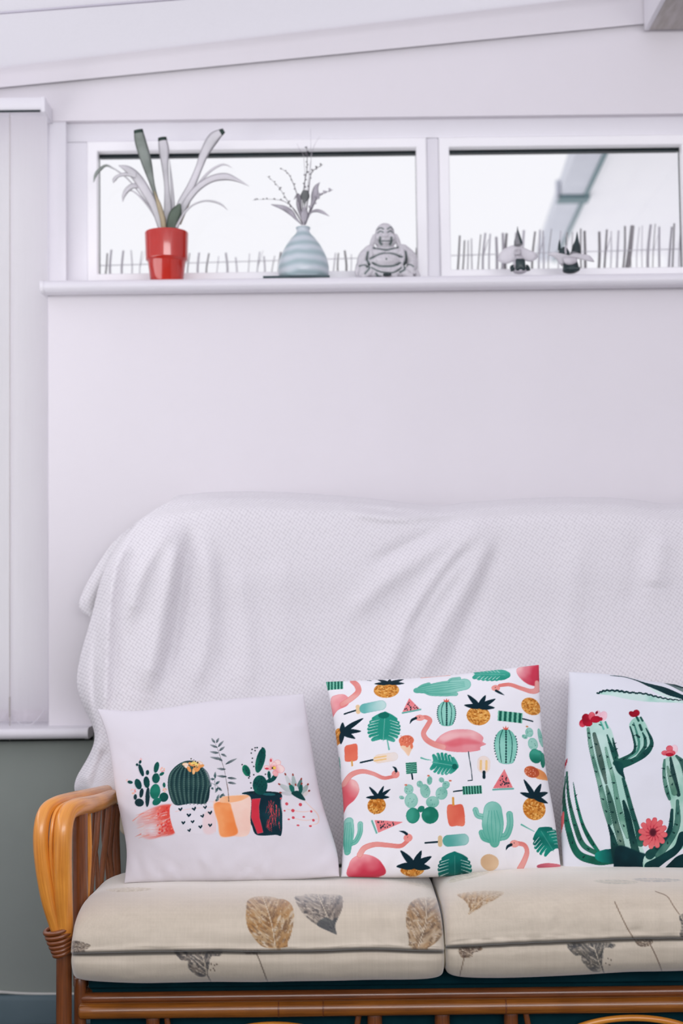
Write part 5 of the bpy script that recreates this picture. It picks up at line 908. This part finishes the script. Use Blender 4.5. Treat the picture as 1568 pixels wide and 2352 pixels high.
def strap(pts, wid, m, par, name='leaf', off=(180, 270), k=3.5636, y0=0.0, y1=0.0, n=36, gutter=.25, mats2=None, twist=0.0, label=None):
    """channelled strap leaf along photograph-space points, with real depth from y0 to y1"""
    p = np.asarray(pts, float) / k + off; c = catmull(p, n); w = np.maximum(catmull(np.asarray(wid, float), n)[:, 0] / k / 2 * sc, .0004); t = np.linspace(0, 1, n); P3 = W(c[:, 0], c[:, 1], YP + y0 + (y1 - y0) * t)
    tg = np.gradient(P3, axis=0); tg /= np.linalg.norm(tg, axis=1)[:, None]; side = np.cross(tg, [0, 1.0, 0]); side /= np.linalg.norm(side, axis=1)[:, None] + 1e-9; nrm = np.cross(side, tg); V = []
    for i in range(n):
        ca, sa = math.cos(twist * t[i]), math.sin(twist * t[i]); sd = side[i] * ca + nrm[i] * sa; nn = nrm[i] * ca - side[i] * sa
        for q, gq, tk in ((-1, gutter, 0), (-.5, gutter * .3, .3), (0, 0, .5), (.5, gutter * .3, .3), (1, gutter, 0), (.5, gutter * .3, -.3), (0, 0, -.5), (-.5, gutter * .3, -.3)): V.append(P3[i] + sd * q * w[i] + nn * (gq * w[i] + tk * .0012))
    f = [tuple(a) for a in gridf(n, 8, False, True)] + [tuple(range(8))[::-1], tuple(range((n - 1) * 8, n * 8))]; o = obj(name, V, f, m, par)
    if mats2 is not None:
        o.data.materials.append(mats2[0]); idx = np.zeros(len(o.data.polygons), np.int32); idx[int((n - 1) * 8 * mats2[1]):(n - 1) * 8] = 1; o.data.polygons.foreach_set('material_index', idx)
    if label: o['label'] = label
    return o
B = (738, 915)
LEAF = [([(705, 915), (660, 740), (608, 560), (555, 360), (508, 200), (488, 96)], [40, 34, 40, 88, 96, 74], 1, .0, -.02, (4, .95)), ([(722, 915), (730, 740), (722, 560), (706, 380), (698, 260), (684, 158)], [70, 66, 44, 60, 88, 70], 0, .01, .02, (4, .96)), ([(775, 915), (830, 720), (920, 560), (985, 410), (1030, 290), (1105, 165), (1190, 104)], [60, 62, 66, 60, 76, 96, 40], 0, 0, -.03, (4, .96)), ([(680, 915), (620, 730), (545, 590), (470, 480), (400, 420), (330, 392)], [50, 66, 78, 76, 56, 8], 0, -.01, -.04, None), ([(690, 915), (600, 765), (520, 665), (450, 605), (395, 590)], [26, 20, 16, 12, 6], 0, .01, .02, None), ([(500, 556), (440, 560), (395, 595), (370, 640), (362, 692)], [44, 46, 44, 30, 4], 0, .0, .02, None), ([(470, 475), (400, 462), (330, 475), (295, 505), (285, 538)], [46, 36, 26, 34, 4], 0, -.03, -.03, None), ([(790, 915), (862, 730), (960, 590), (1080, 505), (1200, 482), (1300, 512), (1396, 562)], [40, 52, 56, 58, 62, 30, 3], 0, -.01, -.04, None), ([(800, 900), (880, 700), (970, 560), (1070, 445), (1160, 390), (1210, 388), (1258, 412)], [30, 28, 24, 22, 18, 12, 3], 0, .01, .03, None), ([(800, 900), (860, 790), (930, 720), (1020, 684), (1100, 686), (1170, 712), (1222, 758)], [26, 22, 16, 15, 18, 16, 3], 0, -.02, -.05, None), ([(760, 915), (775, 830), (800, 770), (832, 705)], [90, 100, 92, 16], 2, -.02, -.03, None), ([(700, 915), (690, 830), (660, 720), (620, 600)], [50, 46, 40, 8], 3, -.012, -.02, None), ([(780, 900), (775, 720), (762, 540), (745, 335)], [26, 30, 24, 4], 0, .02, .03, None), ([(690, 900), (560, 700), (420, 520), (310, 430), (238, 388)], [16, 13, 11, 12, 4], 0, .02, .03, None), ([(300, 424), (230, 392), (175, 425), (140, 470), (124, 530)], [10, 20, 30, 26, 4], 1, .03, .03, None), ([(820, 870), (880, 740), (930, 640), (985, 560)], [40, 30, 20, 4], 3, -.005, -.01, None)]
for i, (p, w, mi, a, b, m2) in enumerate(LEAF): strap(p, w, lm[mi], pl, y0=a, y1=b, mats2=(lm[m2[0]], m2[1]) if m2 else None)

# ---------------------------------------------------------------- vase, mat and dried stems
VC = sillpt(697, 3.55); sv = 3.55 / FPX
ct = bmesh.new()
cl = [(604, 632), (640, 628), (700, 629), (757, 628), (752, 633)]
VC[2] = ZS + .005
q = NT('crackled_glaze'); tc = q.n('ShaderNodeTexCoord'); mp = q.n('ShaderNodeMapping'); mp.inputs['Rotation'].default_value = (0.12, 0.06, 0); q.l(tc.outputs['Object'], mp.inputs[0]); wv = q.n('ShaderNodeTexWave', wave_type='BANDS', bands_direction='Z', Scale=12.0, Distortion=2.6, Detail=2.0); q.l(mp.outputs[0], wv.inputs['Vector'])
rp = q.n('ShaderNodeValToRGB'); rp.color_ramp.elements[0].color = rgba((166, 187, 192)); rp.color_ramp.elements[1].color = rgba((204, 213, 220)); q.l(wv.outputs[0], rp.inputs[0]); q.l(rp.outputs[0], q.p.inputs['Base Color']); q.p.inputs['Roughness'].default_value = .3
va = obj('vase', *lathe([(R_(x), y * sv) for x, y in ((.5, 0), (52, 0), (56, 2), (59, 14), (59, 30), (56, 46), (49, 64), (39, 82), (28, 97), (19, 106), (15.5, 112), (15, 116), (16.5, 120), (17.2, 122), (16, 123), (13.5, 121), (12, 114), (11, 100), (.5, 90))], VC, 64, False), q.m)
tag(va, 'round pale blue-grey glazed vase with narrow neck on the window sill', 'vase')
mt = [W(a, b, y) for a, b, y in ((604, 636, 3.500), (680, 636, 3.500), (757, 635, 3.500), (757, 635, 3.60), (680, 635, 3.62), (612, 636, 3.60))]; mt = np.array(mt); mt[:, 2] = ZS
mv = np.vstack([mt, mt + [0, 0, .005]]); nmt = len(mt)
tag(obj('coaster', mv, [(i, (i + 1) % nmt, nmt + (i + 1) % nmt, nmt + i) for i in range(nmt)] + [tuple(range(nmt))[::-1], tuple(range(nmt, 2 * nmt))], mat('slate_mat', (70, 88, 92), .6, (48, 66, 72), 20), smooth=False), 'thin dark slate coaster under the blue-grey vase', 'coaster')
dm = [mat('dried_stem_dark', (128, 124, 130), .8, (96, 92, 98), 40), mat('dried_stem_pale', (196, 192, 200), .8, (166, 162, 170), 40)]
gr = 'dried stems in the vase'
def stem(pts, w, label, m, buds=None, d0=0.0, d1=0.0, leafy=None):
    p = np.asarray(pts, float) / 3.5636 + [560, 290]; c = catmull(p, 26); P3 = W(c[:, 0], c[:, 1], 3.55 + d0 + (d1 - d0) * np.linspace(0, 1, 26)); st = obj('dried_flower', *tube(P3, np.array(w) * sv, 26, 6, raw=False), m); tag(st, label, 'dried flower', gr); rs = random.Random(int(pts[-1][0])); ROOT[st.name] = ROOT[st.name]
    if buds:
        n, r, m2 = buds
        for i in range(n):
            k = 7 + int(18 * (i + .5) / n); sd = 1 if i % 2 else -1; b = P3[k]; dr = np.array([sd * rs.uniform(.5, 1), rs.uniform(-.4, .4), rs.uniform(.1, .8)]); dr /= np.linalg.norm(dr); rr = r * sv * rs.uniform(.7, 1.15)
            obj('bud', *tube([b, b + dr * rr * 1.2, b + dr * rr * 2.4, b + dr * rr * 3.2], [rr * .3, rr, rr * .9, rr * .2], 7, 6), m2, st)
    return st
stem([(487, 800), (470, 700), (435, 560), (400, 460), (360, 385), (298, 342)], [1.4, 1.2, 1.1, .9, .8, .4], 'dried stem leaning left, topped by a fine drooping tip', dm[0], (9, 1.5, dm[0]), 0, -.01)
stem([(490, 800), (480, 640), (495, 470), (515, 360), (517, 250), (515, 160)], [1.3, 1.2, 1.1, 1.0, .8, .4], 'tallest upright dried stem with beaded buds, centre of the vase', dm[0], (13, 1.7, dm[0]), 0, 0)
stem([(500, 800), (520, 620), (540, 430), (560, 370), (600, 340), (645, 314)], [1.4, 1.3, 1.2, 1.0, .8, .4], 'dried stem bending right near its top, right of the tallest stem', dm[0], (9, 1.8, dm[0]), 0, .01)
stem([(505, 800), (550, 680), (600, 590), (650, 550), (728, 520)], [1.4, 1.2, 1.1, .9, .5], 'lower dried stem reaching right with a feathery fork', dm[0], (11, 2.6, dm[1]), 0, -.02)
stem([(480, 800), (420, 700), (350, 600), (300, 520), (245, 455), (188, 408)], [1.2, 1, .8, .6, .5, .3], 'thin dotted dried stem arching far to the left', dm[0], (10, 1.6, dm[0]), .01, .0)
stem([(478, 800), (420, 690), (340, 620), (260, 600), (150, 598), (70, 606)], [1.1, .9, .7, .5, .4, .3], 'wispy dried stem arching low to the left, almost level', dm[0], (10, 1.5, dm[0]), .01, -.01)
stem([(495, 800), (530, 560), (548, 300), (547, 150), (545, 20)], [.9, .7, .5, .4, .3], 'hair-thin pale dried stem rising above all the others', dm[1], None, 0, .01)
stem([(492, 800), (520, 500), (555, 230), (590, 130), (622, 85)], [.7, .6, .5, .4, .3], 'hair-thin pale dried stem ending right of the tallest one', dm[1], None, .01, .02)
stem([(488, 800), (500, 520), (490, 260), (455, 190), (432, 140)], [.7, .6, .5, .4, .3], 'hair-thin pale dried stem ending left of the tallest one', dm[1], None, .01, .02)
def dleaf(pts, w, m, label, y0=0, y1=0): o = strap(pts, w, m, None, 'dried_frond', (560, 290), 3.5636, y0, y1, 24, .35); tag(o, label, 'leaf', 'dried leaves in the vase')
dleaf([(478, 810), (425, 755), (385, 705), (320, 665), (222, 640)], [8, 22, 46, 40, 5], dm[1], 'dried pointed leaf drooping to the left out of the vase neck', 0, -.02)
dleaf([(500, 810), (540, 715), (590, 690), (640, 702), (698, 736)], [8, 14, 26, 26, 4], dm[1], 'dried pointed leaf drooping to the right out of the vase neck', 0, -.02)
dleaf([(492, 810), (492, 755), (494, 710), (498, 655)], [18, 56, 66, 8], dm[1], 'broad pale dried leaf standing in the vase neck', -.01, -.02)
dleaf([(497, 800), (495, 640), (498, 590), (500, 560), (502, 522)], [6, 10, 66, 74, 40], mat('grey_pod', (136, 138, 138), .8, (104, 108, 108), 20), 'grey cup-shaped dried pod held among the stems', -.012, -.016)
dleaf([(505, 800), (560, 640), (580, 560), (590, 500), (620, 458)], [6, 30, 60, 40, 4], dm[1], 'pale ragged dried leaf behind the right-hand stems', .01, .015)
dleaf([(484, 800), (452, 660), (450, 600), (440, 560), (408, 600)], [6, 40, 44, 26, 4], dm[1], 'pale curled dried leaf behind the left-hand stems', .01, .015)

# ---------------------------------------------------------------- laughing Buddha
BC = sillpt(886.5, 3.545); kb = 3.545 / FPX / 3.5636
bm = bmesh.new()
def E_(x, z, y, rx, rz, ry, rot_=0.0):
    """ellipsoid in figure units: x right, z up, y toward the viewer"""
    r = bmesh.ops.create_icosphere(bm, subdivisions=3, radius=1.0); ca, sa = math.cos(math.radians(rot_)), math.sin(math.radians(rot_))
    for v in r['verts']:
        X, Y, Z = v.co.x * rx, v.co.y * ry, v.co.z * rz; X, Z = X * ca - Z * sa, X * sa + Z * ca; v.co = Vector(((x + X) * kb, (-y + Y) * kb, (z + Z) * kb))
def C_(pts, r):
    c = catmull(np.asarray(pts, float), 14); rr = catmull(np.asarray(r, float), 14)[:, 0]
    for (x, z, y), q_ in zip(c, rr): E_(x, z, y, q_, q_, q_)
E_(-6, 385, 5, 82, 92, 82); E_(-4, 330, 14, 92, 72, 78); E_(-4, 292, 30, 62, 38, 54)
for s in (-1, 1):
    C_([(s * 88 - 4, 372, -6), (s * 104 - 4, 330, -4), (s * 112 - 4, 285, 0), (s * 104 - 4, 255, 6)], [18, 20, 20, 14]); E_(s * 46 - 4, 340, 76, 34, 32, 26)
E_(-4, 352, 96, 30, 20, 20); E_(-4, 366, 86, 14, 24, 16); E_(-4, 322, 84, 44, 14, 18); E_(-4, 296, 80, 36, 14, 16); E_(-4, 420, 60, 60, 34, 30)
E_(0, 170, 0, 175, 120, 96); E_(-60, 205, 62, 70, 50, 48); E_(62, 205, 62, 70, 50, 48); E_(0, 142, 84, 122, 64, 74); E_(0, 92, 74, 128, 36, 70); E_(2, 60, 70, 132, 34, 70); E_(0, 30, 50, 190, 34, 90)
C_([(-128, 235, 20), (-180, 190, 18), (-205, 135, 26)], [58, 52, 40]); C_([(136, 238, 20), (196, 190, 14), (218, 140, 20)], [58, 54, 44])
C_([(-205, 140, 30), (-170, 128, 54), (-130, 150, 70)], [36, 26, 20]); C_([(-222, 120, 20), (-236, 70, 24), (-232, 20, 24)], [30, 24, 18]); C_([(-175, 90, 40), (-190, 40, 52), (-196, 8, 56)], [46, 44, 26])
C_([(214, 120, 34), (206, 90, 70), (196, 64, 84)], [46, 40, 30]); C_([(190, 70, 90), (214, 52, 100), (232, 40, 96)], [22, 16, 14]); C_([(180, 78, 92), (160, 62, 100)], [16, 12]); C_([(240, 60, 20), (258, 25, 24), (262, 6, 24)], [30, 26, 12])
C_([(-100, 96, 84), (-140, 50, 104), (-190, 14, 110)], [34, 34, 20]); C_([(120, 84, 84), (150, 40, 100), (200, 14, 104)], [34, 36, 22]); C_([(-60, 26, 120), (0, 18, 128), (70, 22, 122)], [26, 20, 26])
C_([(-118, 268, 30), (-124, 200, 92), (-118, 110, 104), (-90, 60, 118)], [22, 19, 18, 16]); C_([(122, 270, 30), (134, 205, 88), (126, 120, 104), (96, 70, 116)], [24, 22, 20, 16]); C_([(-95, 82, 118), (-40, 48, 138), (40, 46, 138), (105, 78, 116)], [13, 14, 14, 13]); C_([(-110, 56, 110), (-30, 18, 140), (60, 20, 140), (120, 50, 112)], [12, 13, 13, 12])
C_([(118, 262, 20), (150, 276, -10)], [30, 24]); C_([(-116, 262, 20), (-136, 268, -10)], [26, 22])
me = bpy.data.meshes.new('tmp'); bm.to_mesh(me); bm.free(); to = bpy.data.objects.new('tmp', me); COL.objects.link(to)
md = to.modifiers.new('r', 'REMESH'); md.mode = 'VOXEL'; md.voxel_size = .00125; ms = to.modifiers.new('s', 'SMOOTH'); ms.factor = .5; ms.iterations = 3
ev = to.evaluated_get(bpy.context.evaluated_depsgraph_get()); m2 = bpy.data.meshes.new_from_object(ev); bpy.data.objects.remove(to); bpy.data.meshes.remove(me)
nv_ = len(m2.vertices); co = np.empty(nv_ * 3, np.float32); m2.vertices.foreach_get('co', co); co = co.reshape(-1, 3).astype(float); fi = [tuple(p.vertices) for p in m2.polygons]; bpy.data.meshes.remove(m2)
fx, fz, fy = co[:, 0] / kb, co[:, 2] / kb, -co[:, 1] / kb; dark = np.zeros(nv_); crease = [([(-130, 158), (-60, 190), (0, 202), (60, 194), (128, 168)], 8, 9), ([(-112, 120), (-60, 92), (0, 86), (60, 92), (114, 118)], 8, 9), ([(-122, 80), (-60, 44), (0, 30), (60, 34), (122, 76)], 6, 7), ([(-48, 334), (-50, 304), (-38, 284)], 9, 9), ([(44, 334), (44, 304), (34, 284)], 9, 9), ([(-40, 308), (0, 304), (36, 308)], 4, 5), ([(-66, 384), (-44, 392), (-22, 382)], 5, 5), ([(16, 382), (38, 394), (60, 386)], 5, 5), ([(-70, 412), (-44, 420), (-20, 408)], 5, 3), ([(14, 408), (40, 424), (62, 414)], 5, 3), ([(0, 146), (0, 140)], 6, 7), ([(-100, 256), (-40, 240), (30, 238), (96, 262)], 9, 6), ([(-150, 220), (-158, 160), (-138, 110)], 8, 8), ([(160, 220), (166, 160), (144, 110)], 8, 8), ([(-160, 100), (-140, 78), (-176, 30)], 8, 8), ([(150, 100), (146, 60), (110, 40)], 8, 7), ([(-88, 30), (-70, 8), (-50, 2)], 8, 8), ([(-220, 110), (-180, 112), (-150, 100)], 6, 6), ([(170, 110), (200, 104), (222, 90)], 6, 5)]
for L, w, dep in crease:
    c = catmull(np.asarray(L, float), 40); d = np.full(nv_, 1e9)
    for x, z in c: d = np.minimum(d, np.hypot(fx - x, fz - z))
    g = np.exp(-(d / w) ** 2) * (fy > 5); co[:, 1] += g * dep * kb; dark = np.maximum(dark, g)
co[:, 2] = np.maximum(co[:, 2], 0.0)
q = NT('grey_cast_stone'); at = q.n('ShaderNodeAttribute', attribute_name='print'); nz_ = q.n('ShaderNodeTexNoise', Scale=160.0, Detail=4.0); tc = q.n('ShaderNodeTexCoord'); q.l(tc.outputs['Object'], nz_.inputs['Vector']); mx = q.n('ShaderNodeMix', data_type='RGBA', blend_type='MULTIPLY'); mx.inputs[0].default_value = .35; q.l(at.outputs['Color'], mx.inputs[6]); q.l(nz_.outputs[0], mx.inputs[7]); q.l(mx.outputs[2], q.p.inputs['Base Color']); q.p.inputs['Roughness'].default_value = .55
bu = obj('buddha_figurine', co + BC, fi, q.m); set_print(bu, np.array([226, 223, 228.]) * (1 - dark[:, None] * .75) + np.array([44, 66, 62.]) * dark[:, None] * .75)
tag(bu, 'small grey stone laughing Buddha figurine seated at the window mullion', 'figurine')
kc = sillpt(889, 3.497); tb = tube([kc + [-.009, 0, .0038], kc + [0, 0, .0042], kc + [.009, 0, .0038]], [.0034, .0042, .0034], 8, 10)
tag(obj('pebble', tb[0], tb[1], mat('black_stone', (10, 34, 40), .25, (6, 26, 32), 20, .5)), 'small black polished stone at the feet of the Buddha', 'stone')

# ---------------------------------------------------------------- two little pixie figures on the right
fm = dict(dark=mat('figure_dark_glaze', (44, 62, 64), .35, (30, 46, 50), 60, .5), pale=mat('figure_pale_glaze', (204, 200, 206), .35, (184, 180, 186), 50, .5), mid=mat('figure_grey_glaze', (140, 140, 144), .4, (104, 106, 110), 60, .5)); wing = translucent('thin_petal_glaze', (250, 248, 251), .5)
def F(px, py, Y=3.54): return W(px, py, Y)
def fc(x, y): return (x / 2.7606 + 1000, y / 2.7606 + 320)
def fan(name, edge, ctr, m, par, y0=.0, curve=.008):
    """thin petal: fan of rings between a centre and an outline"""
    e = np.array([F(*fc(*p)) for p in edge]); e = catmull(e, 40, True); c = F(*fc(*ctr)); n = 5; V = []
    for k in range(n):
        t = (k + .15) / (n - 1 + .15); r = c + (e - c) * t; r[:, 1] += y0 - curve * (1 - t ** 2); V.append(r)
    V = np.vstack(V); f = [tuple(a) for a in gridf(n, 40, False, True)] + [tuple(range(40))]; o = obj(name, V, f, m, par); s_ = o.modifiers.new('thickness', 'SOLIDIFY'); s_.thickness = .0018; return o
def tb_(name, pts, r, m, par, dy=0.0, seg=12): return obj(name, *[tube(np.array([F(*fc(*p)) + [0, dy, 0] for p in pts]), np.array(r) / 2.7606 * sv, 26, seg)[i] for i in (0, 1)], m, par)
f1 = thing('pixie_figurine', tuple(sillpt(1194, 3.54)), 'small figurine with one tall pointed cap and wide pale petal collar', 'figurine', 'pixie figurines on the sill')
tb_('cap', [(524, 668), (522, 640), (520, 600), (519, 552)], [28, 24, 10, 1.5], fm['mid'], f1); tb_('cap_trim', [(541, 664), (530, 620), (520, 580)], [10, 6, 2], fm['dark'], f1, -.008)
fan('petal_collar', [(398, 762), (420, 706), (470, 676), (522, 668), (574, 690), (640, 720), (646, 745), (610, 770), (560, 760), (500, 765), (450, 782)], (520, 715), wing, f1, .010)
tb_('head', [(520, 735), (520, 705)], [24, 22], fm['pale'], f1, -.006); tb_('nose', [(512, 712), (505, 710)], [8, 6], fm['pale'], f1, -.016)
tb_('body', [(535, 838), (533, 800), (530, 760), (524, 735)], [44, 36, 30, 22], fm['pale'], f1, 0); fb = [(504, 772), (556, 768), (562, 838), (506, 838)]
fan('apron', [(506, 770), (530, 768), (556, 770), (562, 804), (562, 836), (534, 838), (506, 836), (505, 800)], (534, 805), fm['dark'], f1, -.014, .004); tb_('boot', [(490, 832), (482, 812), (492, 800)], [18, 12, 5], fm['dark'], f1, -.004); tb_('boot', [(584, 832), (582, 812), (574, 798)], [16, 12, 5], fm['dark'], f1, -.004)
f2 = thing('pixie_figurine', tuple(sillpt(1306, 3.54)), 'small dark figurine of two joined heads with two pointed caps', 'figurine', 'pixie figurines on the sill')
tb_('cap', [(786, 700), (784, 672), (785, 636)], [12, 8, 1.5], fm['dark'], f2); tb_('cap', [(890, 716), (892, 680), (896, 640), (897, 586)], [32, 26, 12, 1.5], fm['dark'], f2); tb_('head', [(812, 738), (815, 712), (818, 690)], [38, 34, 18], fm['dark'], f2); tb_('cap_stripe', [(822, 682), (818, 705), (820, 735)], [5, 6, 6], fm['pale'], f2, -.014); tb_('head', [(880, 745), (884, 722)], [34, 30], fm['mid'], f2)
fan('petal_collar', [(708, 738), (735, 724), (775, 742), (830, 748), (880, 730), (925, 738), (975, 748), (1000, 785), (960, 758), (915, 760), (850, 768), (790, 800), (765, 770), (730, 742)], (845, 752), wing, f2, -.010)
tb_('body', [(858, 832), (856, 800), (852, 765)], [54, 50, 42], fm['dark'], f2); fan('pale_front', [(800, 765), (840, 760), (880, 768), (885, 790), (850, 805), (815, 800)], (842, 782), fm['pale'], f2, -.020, .003); tb_('shoulder', [(778, 750), (790, 770), (800, 806)], [8, 14, 6], fm['pale'], f2, -.006); tb_('foot', [(815, 828), (870, 826), (905, 830)], [8, 12, 12], fm['dark'], f2, -.016)
